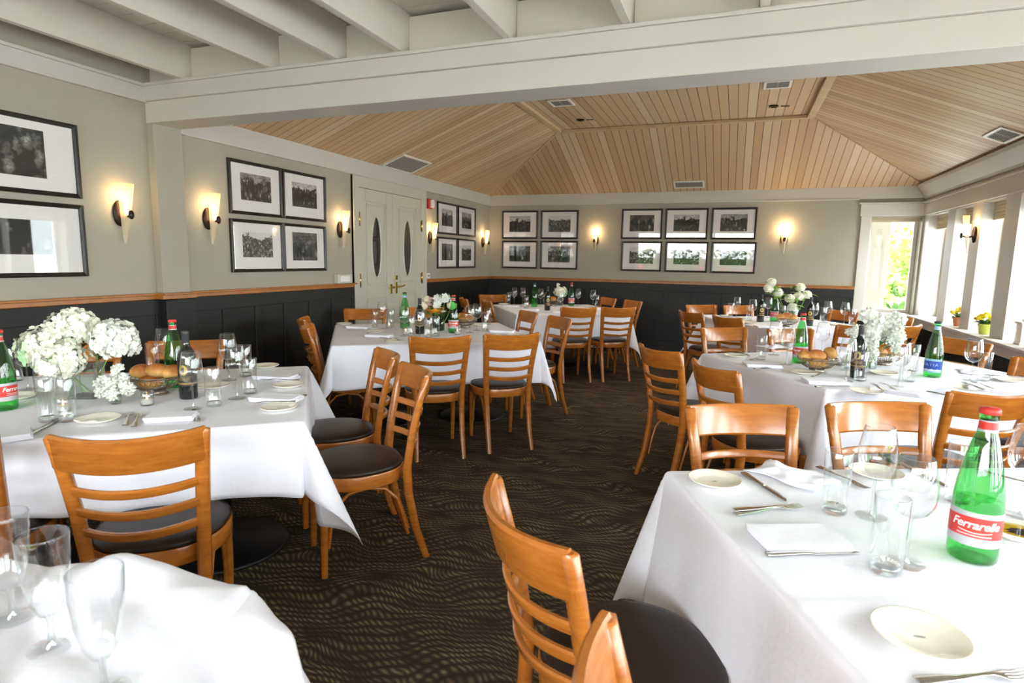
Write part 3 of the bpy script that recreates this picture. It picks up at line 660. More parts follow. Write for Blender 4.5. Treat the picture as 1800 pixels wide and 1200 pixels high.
# ------------------------------------------------------------------ chairs
def make_chair():
    r = thing('dining_chair', '', 'chair')
    # rear legs run on into the back posts
    for s in (-1, 1):
        path = [(0.166, -0.292, 0.0), (0.163, -0.240, 0.16), (0.164, -0.208, 0.33), (0.166, -0.202, 0.45), (0.174, -0.222, 0.60), (0.186, -0.254, 0.75), (0.197, -0.283, 0.864)]
        secs = []
        for i, (x, y, z) in enumerate(path):
            hw, hd = (0.016, 0.017) if i == 0 else ((0.020, 0.020) if i < 4 else (0.0205, 0.0150))
            tilt = 0.05 if i < 2 else 0.22 if i > 3 else 0.0
            secs.append(((s*x, y, z), (hw, 0.003*s, 0), (0, hd, hd*tilt)))
        secs.append(((s*0.197, -0.2855, 0.870), (0.015, 0, 0), (0, 0.009, 0)))
        put('rear_leg', MB().bar(secs), M['chairwood'], r)
        lg = MB().bar([((s*0.165, 0.172, 0.0), (0.0135, 0, 0), (0, 0.0135, 0)), ((s*0.168, 0.170, 0.25), (0.0175, 0, 0), (0, 0.0175, 0)), ((s*0.168, 0.168, 0.405), (0.0185, 0, 0), (0, 0.0185, 0))])
        put('front_leg', lg, M['chairwood'], r)
        hp = MB().tube([(s*0.158, 0.150, 0.13), (s*0.160, 0.140, 0.22), (s*0.160, 0.115, 0.31), (s*0.161, 0.06, 0.365), (s*0.163, -0.02, 0.380), (s*0.166, -0.10, 0.365), (s*0.168, -0.155, 0.31), (s*0.168, -0.182, 0.22), (s*0.164, -0.205, 0.13)], 0.0085, 8)
        put('bent_brace', hp, M['chairwood'], r)
    def curved(z0, z1, bow, hd, lean0, lean1, n=14, xw=0.190, sag=0.0):
        rings = []
        for i in range(n+1):
            t = -1+2*i/n; x = xw*t; b = -bow*(1-t*t); y0, y1 = lean0+b, lean1+b
            tx = Vector((xw, 2*bow*t, 0)).normalized(); nn = Vector((-tx.y, tx.x, 0))*hd
            e = 0.2*hd; zc = 0.008 if (z1-z0) > 0.05 else 0.005
            sg = sag*(1-t*t)
            p = lambda y, z, o: (x+nn.x*o, y+nn.y*o, z-sg)
            rings.append([p(y0, z0+zc, -1), p(y0, z0, -0.5), p(y0, z0, 0.5), p(y0, z0+zc, 1), p(y1, z1-zc, 1), p(y1, z1, 0.5), p(y1, z1, -0.5), p(y1, z1-zc, -1)])
        return MB().loft(rings, True, True, True)
    put('top_rail', curved(0.764, 0.877, 0.070, 0.011, -0.258, -0.284, 18, 0.203, 0.010), M['chairwood'], r, sharp=40)
    for z in (0.690, 0.618, 0.546):
        yl = -0.204-(z-0.45)*0.18
        put('slat', curved(z-0.0145, z+0.0145, 0.060, 0.0085, yl, yl-0.004, 14, 0.158+0.085*(z-0.546), 0.006), M['chairwood'], r, sharp=40)
    # seat: rounded front, narrower straight back
    def outline(o=0.0, n=40):
        pts = []
        for i in range(n):
            a = 2*PI*i/n; c, s_ = math.cos(a), math.sin(a)
            e = 2.6 if s_ < 0 else 2.25
            x = 0.212*math.copysign(abs(c)**(2/e), c); y = 0.215*math.copysign(abs(s_)**(2/e), s_)
            x *= 1-0.10*max(0, -y/0.215)
            pts.append((x*(1+o/0.21), y*(1+o/0.21)))
        return pts
    ap = MB(); rg = []
    for o, z in ((-0.022, 0.392), (0.0, 0.390), (0.002, 0.394), (0.002, 0.446), (0.0, 0.450), (-0.022, 0.450)): rg.append([(x, y, z) for x, y in outline(o)])
    rg.append(rg[0]); ap.loft(rg, True, False, True); put('seat_frame', ap, M['chairwood'], r, sharp=40)
    st = MB(); rg = [[(x, y, z) for x, y in outline(o)] for o, z in ((-0.02, 0.449), (-0.004, 0.4505), (0.000, 0.458), (-0.006, 0.470), (-0.03, 0.479), (-0.08, 0.484), (-0.15, 0.486))]
    st.loft(rg, True, True, True); s = put('seat', st, M['vinyl'], r); s['label'] = 'dark brown vinyl seat pad'
    return r
CH = Proto(make_chair())
def chair(bx, by, face, label, group):
    f = R(face); return CH.at((bx+0.285*math.cos(f), by+0.285*math.sin(f), 0), f-PI/2, label, group)

# ------------------------------------------------------------------ tables and tablecloths
ZC = 0.760
class Frame:
    """a table's own axes: u along, v away"""
    def __init__(s, bl, ang): s.o = Vector((bl[0], bl[1], 0)); a = R(ang); s.a = ang; s.u = Vector((math.cos(a), math.sin(a), 0)); s.v = Vector((-math.sin(a), math.cos(a), 0))
    def __call__(s, u, v, z=0): p = s.o+s.u*u+s.v*v; return Vector((p.x, p.y, z))
def make_table(fr, U, V, label, peds):
    c = fr(U/2, -V/2); t = thing('dining_table', label, 'table', (c.x, c.y, 0), R(fr.a))
    put('tabletop', MB().box((-U/2+0.004, -V/2+0.004, 0.722), (U/2-0.004, V/2-0.004, 0.754)), M['railwood'], t, 0.004)
    for (x, y) in peds:
        p = put('pedestal', MB().lathe([(0.038, 0.02), (0.038, 0.70), (0.20, 0.712), (0.20, 0.722)], 24, (x, y, 0)), M['iron'], t)
        put('base_plate', MB().lathe([(0.0, 0.0), (0.285, 0.0), (0.290, 0.010), (0.275, 0.020), (0.08, 0.030), (0.04, 0.045), (0.0, 0.045)], 40, (x, y, 0.001)), M['iron'], p)
    return t
def make_cloth(fr, U, V, d2, label, seed=1, K=0.42, crease=None, res=0.022, rip=0.012, flare=0.05, topf=None, lobes=()):
    rng = random.Random(seed); ph = [rng.uniform(0, 6.28) for _ in range(12)]
    c = fr(U/2, -V/2); A, B = U/2, V/2; rr = 0.016
    du, dv = d2 if isinstance(d2, tuple) else (d2, d2)
    n1, n2 = int((2*A+2*du)/res), int((2*B+2*dv)/res)
    def axis(n, H, d):
        # vertices crowd at the table edge so that it stays crisp
        k = sorted(set([round(-H-d+(2*H+2*d)*i/n, 4) for i in range(n+1)]+[round(sg*(H+e), 4) for sg in (-1, 1) for e in (-0.012, 0, 0.006, 0.012, 0.018, 0.025)])); return k
    S, T = axis(n1, A, du), axis(n2, B, dv)
    def bend(x):
        L = rr*PI/2
        if x <= L: a = x/rr; return rr*math.sin(a), rr*(1-math.cos(a))
        e = x-L; return rr+flare*e, rr+e*math.sqrt(1-flare*flare)
    vs = []
    for s in S:
        for t in T:
            dx, dy = max(abs(s)-A, 0), max(abs(t)-B, 0); sx, sy = math.copysign(1, s), math.copysign(1, t)
            if dx == 0 and dy == 0:
                z = ZC+0.0006*math.sin(s*9+ph[0])*math.sin(t*7+ph[1])
                if crease:
                    w = min(abs(t-q) for q in crease); z += 0.004*math.exp(-(w/0.012)**2)
                if topf: z += topf(s, t)
                vs.append((s, t, z)); continue
            if dy == 0 or dx == 0:
                e, d = (dx, du) if dy == 0 else (dy, dv); q = t if dy == 0 else s; H = B if dy == 0 else A; o, dn = bend(e); kf = e/d
                near = max(0, 1-(H-abs(q))/0.35)
                wv = rip*(math.sin(q*9+ph[2]+(0 if dy == 0 else 1.7))+0.6*math.sin(q*17+ph[3])+0.35*math.sin(q*31+ph[4]))*kf**1.3
                wv += 0.035*kf*near**2
                o += max(wv, -0.028*kf)
                if dy == 0 and sx > 0:
                    for q0, w0, a0 in lobes: o += a0*math.exp(-((q-q0)/w0)**2)*min(1, e/0.05)*(1-0.5*kf)
                if dy == 0: vs.append((sx*(A+o), t, ZC-dn))
                else: vs.append((s, sy*(B+o), ZC-dn))
                continue
            d = max(du, dv); r = math.hypot(dx, dy); th = math.atan2(dy, dx); o, dn = bend(r)
            kf = min(1.6, r/d); fold = math.sin(2*th)
            base = o+0.035*kf*abs(math.cos(2*th))
            out = base+K*r*max(0, fold)**1.6*min(1, r/0.05)
            drop = math.sqrt(max(dn*dn-(out-o)**2, 0.3*dn*dn))
            jig = 0.012*kf*math.sin(6*th+ph[5]+sx+2*sy)
            cx, cy = math.cos(th), math.sin(th)
            vs.append((sx*(A+out*cx-jig*cy), sy*(B+out*cy+jig*cx), ZC-drop))
    m = len(T); fs = [(i*m+j, (i+1)*m+j, (i+1)*m+j+1, i*m+j+1) for i in range(len(S)-1) for j in range(m-1)]
    mb = MB().add(vs, fs, True); o = put('tablecloth', mb, M['linen']); o.location = (c.x, c.y, 0); o.rotation_euler = (0, 0, R(fr.a))
    so = o.modifiers.new('cloth', 'SOLIDIFY'); so.thickness = 0.0016; so.offset = -1
    return tag(o, label, 'tablecloth', None)

TA = Frame((-2.32-1.52*math.cos(R(39)), 2.75-1.52*math.sin(R(39))), 39)      # origin: the back-left corner seen along u
UA, VA = 1.52, 1.22
TB = Frame((-3.50, 4.60), 36); UB, VB = 1.56, 1.38
TC = Frame((-3.18, 7.69), 34); UC, VC = 1.42, 1.42
TD = Frame((-0.33, 7.39), 34); UD, VD = 1.20, 1.52
TE = Frame((-0.18, 4.35), 34); UE, VE = 1.52, 1.17
TF = Frame((-0.15, 1.81), 25); UF, VF = 1.52, 1.50
TG = Frame((-0.84-1.2*math.cos(R(12)), 0.81-1.2*math.sin(R(12))), 12); UG, VG = 1.2, 0.9
make_table(TA, UA, VA, 'white-clothed table with the large hydrangea bouquet, on black disc feet', [(-0.38, 0), (0.38, 0)])
make_table(TB, UB, VB, 'white-clothed table with the orange flower, in front of the double doors', [(-0.39, 0), (0.39, 0)])
make_table(TC, UC, VC, 'white-clothed table in the back corner under the pictures', [(0, 0)])
make_table(TD, UD, VD, 'white-clothed table with green snowball flowers by the corner window', [(0, 0)])
make_table(TE, UE, VE, 'white-clothed table with the blue-labelled bottle, along the windows', [(-0.36, 0), (0.36, 0)])
make_table(TF, UF, VF, 'white-clothed table closest to the viewer with the big red-labelled bottle', [(-0.36, 0), (0.36, 0)])
make_table(TG, UG, VG, 'table under the crumpled white cloth at the lower corner', [(0, 0)])
make_cloth(TA, UA, VA, (0.45, 0.29), 'white tablecloth under the hydrangea bouquet', 1)
make_cloth(TB, UB, VB, (0.37, 0.33), 'white tablecloth under the bouquet with the orange flower', 2, 0.26)
make_cloth(TC, UC, VC, 0.42, 'white tablecloth on the table in the back corner', 3, 0.22)
make_cloth(TD, UD, VD, 0.40, 'white tablecloth under the green snowball flowers', 4)
make_cloth(TE, UE, VE, 0.42, 'white tablecloth under the blue-labelled bottle', 5, 0.30)
make_cloth(TF, UF, VF, 0.44, 'white tablecloth with a raised seam, under the big red-labelled bottle', 6, 0.25, crease=[0.04], res=0.018, rip=0.008)
def rumple(s, t):
    e = min(UG/2-abs(s), VG/2-abs(t)); k = min(1.0, 0.45+e*6); f = 0.0
    for (ang, q, a, p) in ((0.75, 30, 0.015, 0.3), (1.05, 21, 0.018, 1.9), (0.45, 46, 0.008, 2.2)):
        f += a*abs(math.sin((s*math.cos(ang)+t*math.sin(ang)+0.03*math.sin(9*s-6*t))*q/2+p))**0.8*1.2
    f *= 0.35+0.65*min(1, max(0, (s+0.15)*2.5+0.3))
    return k*f+0.045*math.exp(-(((s-UG/2+0.22)/0.085)**2+((t-VG/2+0.03)/0.06)**2))
make_cloth(TG, UG, VG, 0.33, 'crumpled white tablecloth on the lower corner table', 7, 0.30, rip=0.06, flare=0.06, topf=rumple, res=0.014, lobes=((0.385, 0.055, 0.11), (0.20, 0.08, 0.10)))

gA, gB, gC, gD, gE, gF = ('chairs round the '+s for s in ('hydrangea table', 'double door table', 'back corner table', 'corner window table', 'blue bottle table', 'nearest table'))
a_ = lambda f, u, v: tuple(f(u, v)[:2])
chair(-1.66, 1.19, 127, 'wooden chair with its back to the viewer, in front of the hydrangea table', gA)
chair(-2.22, 0.93, 127, 'wooden chair mostly out of view before the hydrangea table', gA)
chair(-1.415, 2.43, 227, 'wooden chair at the end of the hydrangea table, the one nearer the viewer', gA)
chair(-1.80, 2.78, 225, 'wooden chair at the end of the hydrangea table, the one farther from the viewer', gA)
q = a_(TA, UA-0.69, 0.40); chair(q[0], q[1], 309, 'wooden chair against the black panelling, seen behind wine glasses on the hydrangea table', gA)
q = a_(TA, UA-1.24, 0.40); chair(q[0], q[1], 309, 'wooden chair against the black panelling, hidden behind the hydrangeas', gA)
chair(-1.86, 3.555, 126.5, 'wooden chair with its back to the viewer, doorward one before the orange flower table', gB)
chair(-1.475, 3.925, 131, 'wooden chair with its back to the viewer, aisle-side one before the orange flower table', gB)
chair(-2.985, 3.60, 36, 'wooden chair seen edge-on with brown seat, beside the hydrangea table end', gB)
chair(-3.39, 4.04, 36, 'wooden chair seen edge-on behind another, against the black panelling', gB)
chair(-3.52, 5.085, 306, 'wooden chair standing directly before the white double doors', gB)
chair(-3.10, 5.56, 306, 'wooden chair almost hidden behind the bouquet with the orange flower', gB)
chair(-1.50, 5.24, 225, 'wooden chair at the aisle end of the orange flower table, nearer one', gB)
chair(-1.95, 5.65, 222, 'wooden chair at the aisle end of the orange flower table, farther one', gB)
chair(-1.65, 6.53, 123, 'wooden chair with its back to the viewer at the back corner table, doorward one', gC)
chair(-1.245, 6.80, 123, 'wooden chair with its back to the viewer at the back corner table, aisle-side one', gC)
chair(-1.28, 8.04, 221, 'wooden chair against the back panelling, nearer one at the back corner table end', gC)
chair(-1.70, 8.44, 221, 'wooden chair against the back panelling, farther one at the back corner table end', gC)
chair(-3.36, 8.09, 307, 'wooden chair facing the viewer in the room corner', gC)
chair(-2.92, 6.87, 34, 'wooden chair beside the grey side of the corner tablecloth, nearer one', gC)
chair(-3.39, 7.17, 34, 'wooden chair beside the corner tablecloth, farther one behind the red-labelled bottle', gC)
chair(-0.39, 7.76, 304, 'wooden chair facing the viewer below the six pictures, doorward one', gD)
chair(0.045, 7.95, 304, 'wooden chair facing the viewer below the six pictures, window-side one', gD)
chair(-0.44, 6.64, 40, 'wooden chair seen side-on at the corner window table, farther one', gD)
chair(-0.06, 6.22, 42, 'wooden chair seen side-on at the corner window table, nearer one', gD)
chair(1.19, 7.71, 216, 'wooden chair at the window end of the snowball flower table, farther one', gD)
chair(1.58, 7.25, 226, 'wooden chair at the window end of the snowball flower table, nearer one', gD)
chair(1.04, 6.02, 124, 'wooden chair mostly hidden behind the white stock flowers', gD)
chair(1.45, 6.24, 127, 'wooden chair with curved top rail right beside the white stock flowers, below the sill', gD)
chair(-0.07, 5.11, 304, 'wooden chair with bright sheen facing the viewer beyond the bread basket table, aisle-side', gE)
chair(0.44, 5.29, 303, 'wooden chair facing the viewer, partly behind the slim green bottle', gE)
chair(1.58, 5.15, 212, 'wooden chair under the window sill behind the blue-labelled bottle', gE)
chair(1.71, 4.19, 212, 'wooden chair of which one back post shows under the sill', gE)
chair(-0.42, 3.71, 43, 'wooden chair in the aisle, side-on to the blue-labelled bottle table, farther one', gE)
chair(-0.08, 3.215, 34, 'wooden chair in the aisle, side-on to the blue-labelled bottle table, nearer one', gE)
chair(1.075, 3.07, 116, 'wooden chair with its back to the viewer behind the big red-labelled bottle', gE)
chair(0.05, 2.305, 295, 'wooden chair with pale sheen facing the viewer behind the nearest table, aisle-side one', gF)
chair(0.54, 2.57, 297, 'wooden chair with pale sheen facing the viewer behind the nearest wine glasses', gF)
chair(-0.39, 1.14, 42, 'wooden chair closest to the viewer with its whole curved back showing', gF)
chair(-0.07, 0.64, 24, 'wooden chair cut by the bottom of the picture, only a post showing', gF)

# ------------------------------------------------------------------ tableware
ZI = 0.7612
def make_wine_glass():
    r = thing('wine_glass', '', 'wine glass')
    put('bowl', MB().lathe([(0.0042, 0.106), (0.018, 0.109), (0.032, 0.120), (0.0415, 0.138), (0.0440, 0.156), (0.0430, 0.180), (0.0385, 0.210), (0.0335, 0.2385), (0.0328, 0.2395), (0.0322, 0.238)], 28), M['glass'], r)
    put('stem', MB().lathe([(0.009, 0.003), (0.0048, 0.012), (0.0036, 0.03), (0.0036, 0.090), (0.0048, 0.106)], 12), M['thickglass'], r)
    put('foot', MB().lathe([(0.0, 0.0), (0.037, 0.0), (0.0378, 0.0012), (0.036, 0.0022), (0.012, 0.0045), (0.004, 0.008)], 28), M['footglass'], r)
    return r
def make_tulip():
    r = thing('tulip_glass', '', 'wine glass')
    put('bowl', MB().lathe([(0.0045, 0.058), (0.014, 0.064), (0.023, 0.085), (0.0295, 0.120), (0.0335, 0.165), (0.0345, 0.205), (0.0340, 0.2065), (0.0334, 0.205)], 28), M['glass'], r)
    put('stem', MB().lathe([(0.010, 0.003), (0.0055, 0.012), (0.0042, 0.03), (0.0042, 0.048), (0.0060, 0.058)], 12), M['thickglass'], r)
    put('foot', MB().lathe([(0.0, 0.0), (0.032, 0.0), (0.0328, 0.0012), (0.031, 0.0022), (0.012, 0.0045), (0.004, 0.008)], 28), M['footglass'], r)
    return r
def make_tumbler():
    r = thing('water_glass', '', 'water glass')
    put('glass_wall', MB().lathe([(0.0, 0.0), (0.0285, 0.0), (0.0305, 0.004), (0.0335, 0.164), (0.0328, 0.1655), (0.0318, 0.164)], 28), M['glass'], r)
    put('thick_base', MB().lathe([(0.0, 0.001), (0.0282, 0.001), (0.0288, 0.014), (0.025, 0.019), (0.0, 0.016)], 28), M['thickglass'], r)
    return r
WG, TU = Proto(make_wine_glass()), Proto(make_tumbler())
def wine(x, y, label, group, s=1.0): return WG.at((x, y, ZI), 0, label, group, s)
def tumbler(x, y, label, group, s=1.0): return TU.at((x, y, ZI), 0, label, group, s)

def make_water_bottle(kind):
    r = thing('mineral_water_bottle', '', 'bottle')
    H = 0.325
    prof = [(0.0, 0.006), (0.030, 0.004), (0.040, 0.0), (0.0440, 0.006), (0.0445, 0.02), (0.0445, 0.122), (0.0432, 0.142), (0.0385, 0.178), (0.0305, 0.222), (0.0222, 0.258), (0.0172, 0.275), (0.0160, 0.284), (0.0156, 0.300), (0.0165, 0.303), (0.0165, 0.313)]
    put('glass_body', MB().lathe(prof, 32), M['greenglass'], r)
    put('water', MB().lathe([(0.0, 0.008), (0.040, 0.009), (0.0428, 0.02), (0.0428, 0.128), (0.0, 0.1285)], 28), M['greenwater'], r)
    def band(z0, z1, a, rad, m, name, parent, wavy=0.0):
        mb = MB(); n = 30; rings = []
        for q in range(2):
            ring = []
            for i in range(n+1):
                ang = -a+2*a*i/n; zz = (z0 if q == 0 else z1)+wavy*math.cos(ang*1.2); ring.append((rad*math.cos(ang), rad*math.sin(ang), zz))
            rings.append(ring)
        mb.loft(rings, False, False, True); return put(name, mb, m, parent)
    if kind == 'red':
        put('cap', MB().lathe([(0.0168, 0.312), (0.0188, 0.3125), (0.0184, 0.321), (0.0165, 0.3245), (0.0, 0.3255)], 24), M['labelred'], r)
        nb = put('neck_label', MB().lathe([(0.0168, 0.2805), (0.0160, 0.2975)], 24), M['labelred'], r)
        put('neck_stripe', MB().lathe([(0.0182, 0.2765), (0.0170, 0.281)], 24), M['labelsilver'], nb); put('neck_stripe', MB().lathe([(0.0162, 0.297), (0.0161, 0.2995)], 24), M['labelsilver'], nb)
        lb = band(0.040, 0.112, 1.45, 0.0450, M['labelsilver'], 'label', r)
        band(0.056, 0.099, 1.45, 0.0453, M['labelred'], 'red_band', lb, 0.003)
        me = wrap(text_mesh('Ferrarelle', 0.0245, 0.28, 0.92, 0.0004), 0.0456, 0.0855); me.materials.append(M['labelwhite']); link('lettering', me, lb)
        ul = MB(); pts = [(-0.030+0.060*i/16) for i in range(17)]
        rings = [[(0.0456*math.cos(p/0.0456), 0.0456*math.sin(p/0.0456), 0.0715-0.003*math.sin((p+0.03)/0.06*PI)+dz) for p in pts] for dz in (0, 0.0016)]
        ul.loft(rings, False, False, True); put('underline', ul, M['labelwhite'], lb)
        sl = MB()
        for q in range(22):
            p0 = -0.031+q*0.0028; sl.loft([[(0.0456*math.cos(p/0.0456), 0.0456*math.sin(p/0.0456), z) for p in (p0, p0+0.0019)] for z in (0.0625, 0.0652)], False, False, True)
        put('small_print', sl, M['labelwhite'], lb)
    elif kind == 'blue':
        put('cap', MB().lathe([(0.0168, 0.312), (0.0188, 0.3125), (0.0184, 0.321), (0.0165, 0.3245), (0.0, 0.3255)], 24), M['darkcap'], r)
        put('neck_label', MB().lathe([(0.0182, 0.2765), (0.0161, 0.2975)], 24), M['labellight'], r)
        lb = band(0.030, 0.108, 1.5, 0.0450, M['labellight'], 'label', r)
        band(0.048, 0.096, 1.5, 0.0453, M['labelblue'], 'blue_band', lb)
        me = wrap(text_mesh('NATIA', 0.026, 0.0, 1.25), 0.0456, 0.074); me.materials.append(M['labellight']); link('lettering', me, lb)
        sl = MB()
        for q in range(18):
            p0 = -0.055+q*0.006; h = 0.006+0.004*math.sin(q*1.3); sl.loft([[(0.0456*math.cos(p/0.0456), 0.0456*math.sin(p/0.0456), z) for p in (p0, p0+0.0052)] for z in (0.040, 0.040+h)], False, False, True)
        put('wave_print', sl, M['labelwhite'], lb)
    return r
RB = Proto(make_water_bottle('red')); BB = Proto(make_water_bottle('blue'))
def red_bottle(x, y, face, label, group, s=1.0): return RB.at((x, y, ZI), R(face), label, group, s)
def blue_bottle(x, y, face, label, group, s=1.0): return BB.at((x, y, ZI), R(face), label, group, s)

def make_wine_bottle():
    r = thing('wine_bottle', '', 'bottle')
    put('glass_body', MB().lathe([(0.0, 0.004), (0.030, 0.0), (0.0365, 0.003), (0.0375, 0.012), (0.0375, 0.180), (0.0345, 0.203), (0.0245, 0.222), (0.0165, 0.236), (0.0148, 0.250), (0.0143, 0.262)], 28), M['winebottle'], r)
    put('capsule', MB().lathe([(0.0150, 0.238), (0.0146, 0.285), (0.0158, 0.287), (0.0158, 0.299), (0.0145, 0.301), (0.0, 0.301)], 20), M['capsule'], r)
    mb = MB(); rings = [[(0.0381*math.cos(a), 0.0381*math.sin(a), z) for a in [-1.6+3.2*i/24 for i in range(25)]] for z in (0.062, 0.168)]
    lb = put('label', mb.loft(rings, False, False, True), M['winelabel'], r)
    g = MB()
    for z0, z1 in ((0.070, 0.0735), (0.0755, 0.0768)): g.loft([[(0.0384*math.cos(a), 0.0384*math.sin(a), z) for a in [-1.6+3.2*i/24 for i in range(25)]] for z in (z0, z1)], False, False, True)
    put('gold_stripes', g, M['gold'], lb)
    em = MB(); n = 22; rg = []
    for rad in (0.012, 0.019): rg.append([(0.0385*math.cos(rad*math.cos(2*PI*i/n)/0.0385), 0.0385*math.sin(rad*math.cos(2*PI*i/n)/0.0385), 0.132+rad*1.2*math.sin(2*PI*i/n)) for i in range(n)])
    em.loft(rg, True, False, True); em.add(rg[0], [tuple(range(n))])
    for q in range(9):
        p0 = -0.026+q*0.006; h = 0.010+0.004*((q*7) % 3)
        em.loft([[(0.0385*math.cos(p/0.0385), 0.0385*math.sin(p/0.0385), z) for p in (p0, p0+0.0022)] for z in (0.086, 0.086+h)], False, False, True)
    put('gold_emblem', em, M['gold'], lb)
    return r
WB = Proto(make_wine_bottle())
def wine_bottle(x, y, face, label, group): return WB.at((x, y, ZI), R(face), label, group)

def make_plate():
    r = thing('bread_plate', '', 'plate')
    put('dish', MB().lathe([(0.0, 0.0), (0.045, 0.0), (0.050, 0.002), (0.072, 0.011), (0.0755, 0.0135), (0.0750, 0.0155), (0.072, 0.0145), (0.050, 0.0060), (0.044, 0.0042), (0.0, 0.0042)], 40), M['cream'], r)
    put('backstamp', MB().add([(0.010*math.cos(2*PI*i/14), 0.0035*math.sin(2*PI*i/14), 0.0044) for i in range(14)], [tuple(range(14))]), M['mark'], r)
    return r
PL = Proto(make_plate())
def plate(x, y, label, group, s=1.0, rz=0): return PL.at((x, y, ZI), R(rz), label, group, (s, s, 1))

def make_napkin():
    r = MB(); rng = random.Random(4)
    L, W = 0.105, 0.062
    for q, (z0, z1, sh) in enumerate(((0.0, 0.0062, 0.0), (0.0064, 0.0126, -0.003), (0.0128, 0.0190, -0.006))):
        nx, ny = 16, 8
        top = [[(-L+sh+2*(L)*i/nx, -W+2*(W+sh)*j/ny, z1+0.0010*math.sin(i*0.9+q)*math.sin(j*0.8)) for j in range(ny+1)] for i in range(nx+1)]
        vs = [p for row in top for p in row]; m = ny+1
        fs = [(i*m+j, (i+1)*m+j, (i+1)*m+j+1, i*m+j+1) for i in range(nx) for j in range(ny)]
        edge = [i*m for i in range(nx+1)]+[nx*m+j for j in range(1, m)]+[i*m+ny for i in range(nx-1, -1, -1)]+[j for j in range(ny-1, 0, -1)]
        ring = [vs[e] for e in edge]; cx = 0.97
        bulge = [(p[0]*1.012, p[1]*1.02, (z0+z1)/2) for p in ring]; low = [(p[0], p[1], z0) for p in ring]
        r.add(vs, fs, True); r.loft([low, bulge, ring], True, False, True)
    return r
nap_me = make_napkin().mesh('napkin', M['linen'])
def napkin(p, ang, label, group, s=1.0):
    o = link('folded_napkin', nap_me); o.location = (p[0], p[1], ZI+0.0003); o.rotation_euler = (0, 0, R(ang)); o.scale = (s, s, 1)
    return tag(o, label, 'napkin', group)
def make_rumpled(seed):
    rng = random.Random(seed); n = 22; vs = []; ph = [rng.uniform(0, 6.28) for _ in range(8)]
    for i in range(n+1):
        for j in range(n+1):
            x, y = -1+2*i/n, -1+2*j/n
            e = max(abs(x), abs(y)); h = (1-e**3)*0.5
            z = 0.016*h*(1+0.8*math.sin(3*x+2*y+ph[0])+0.6*math.sin(6*y-3*x+ph[1])+0.4*math.sin(9*x+ph[2]))+0.003
            vs.append((x*0.105*(1+0.1*math.sin(3*y+ph[3])), y*0.075*(1+0.15*math.sin(4*x+ph[4])), max(0.001, z)))
    m = n+1; o = put('rumpled_napkin', MB().add(vs, [(i*m+j, (i+1)*m+j, (i+1)*m+j+1, i*m+j+1) for i in range(n) for j in range(n)], True), M['linen'])
    so = o.modifiers.new('cloth', 'SOLIDIFY'); so.thickness = 0.0015; so.offset = 1
    return o

def make_fork():
    mb = MB()
    # from the handle end (x=0) to the tine tips (x=0.19)
    pts = [(0.0, 0.004, 0.0105), (0.02, 0.0045, 0.0098), (0.07, 0.005, 0.0060), (0.105, 0.007, 0.0035), (0.125, 0.0085, 0.0035), (0.134, 0.0075, 0.0065), (0.148, 0.0045, 0.0115)]
    mb.bar([((x, 0, z), (0, w, 0), (0.0002, 0, 0.0014)) for x, z, w in pts])
    for k in range(4):
        y = -0.0095+0.0063*k; mb.bar([((0.145, y, 0.0050), (0, 0.0022, 0), (0, 0, 0.0011)), ((0.165, y, 0.0034), (0, 0.0017, 0), (0, 0, 0.0010)), ((0.192, y*0.95, 0.0068), (0, 0.0009, 0), (0, 0, 0.0007))])
    return mb.mesh('fork', M['steel'])
def make_knife():
    mb = MB()
    mb.bar([((0.0, 0, 0.003), (0, 0.0085, 0), (0, 0, 0.0028)), ((0.02, 0, 0.0032), (0, 0.0095, 0), (0, 0, 0.003)), ((0.09, 0, 0.0034), (0, 0.006, 0), (0, 0, 0.0028)), ((0.105, 0, 0.0032), (0, 0.0068, 0), (0, 0, 0.0024))])
    mb.bar([((0.105, 0, 0.0030), (0, 0.0085, 0), (0, 0, 0.0012)), ((0.16, 0.001, 0.0028), (0, 0.0100, 0), (0, 0, 0.0010)), ((0.20, -0.002, 0.0026), (0, 0.0075, 0), (0, 0, 0.0008)), ((0.216, -0.006, 0.0026), (0, 0.0020, 0), (0, 0, 0.0006))])
    return mb.mesh('knife', M['steel'])
FK, KN = make_fork(), make_knife()
def cutlery(kind, p0, p1, label, group, z=0.0):
    o = link(kind, FK if kind == 'fork' else KN); a = math.atan2(p1[1]-p0[1], p1[0]-p0[0])
    L = 0.192 if kind == 'fork' else 0.216; mx, my = (p0[0]+p1[0])/2, (p0[1]+p1[1])/2
    o.location = (mx-math.cos(a)*L/2, my-math.sin(a)*L/2, ZI+0.0004+z); o.rotation_euler = (0, 0, a)
    return tag(o, label, kind, group)
def fork(p0, p1, label, group, z=0.0): return cutlery('fork', p0, p1, label, group, z)
def knife(p0, p1, label, group, z=0.0): return cutlery('knife', p0, p1, label, group, z)

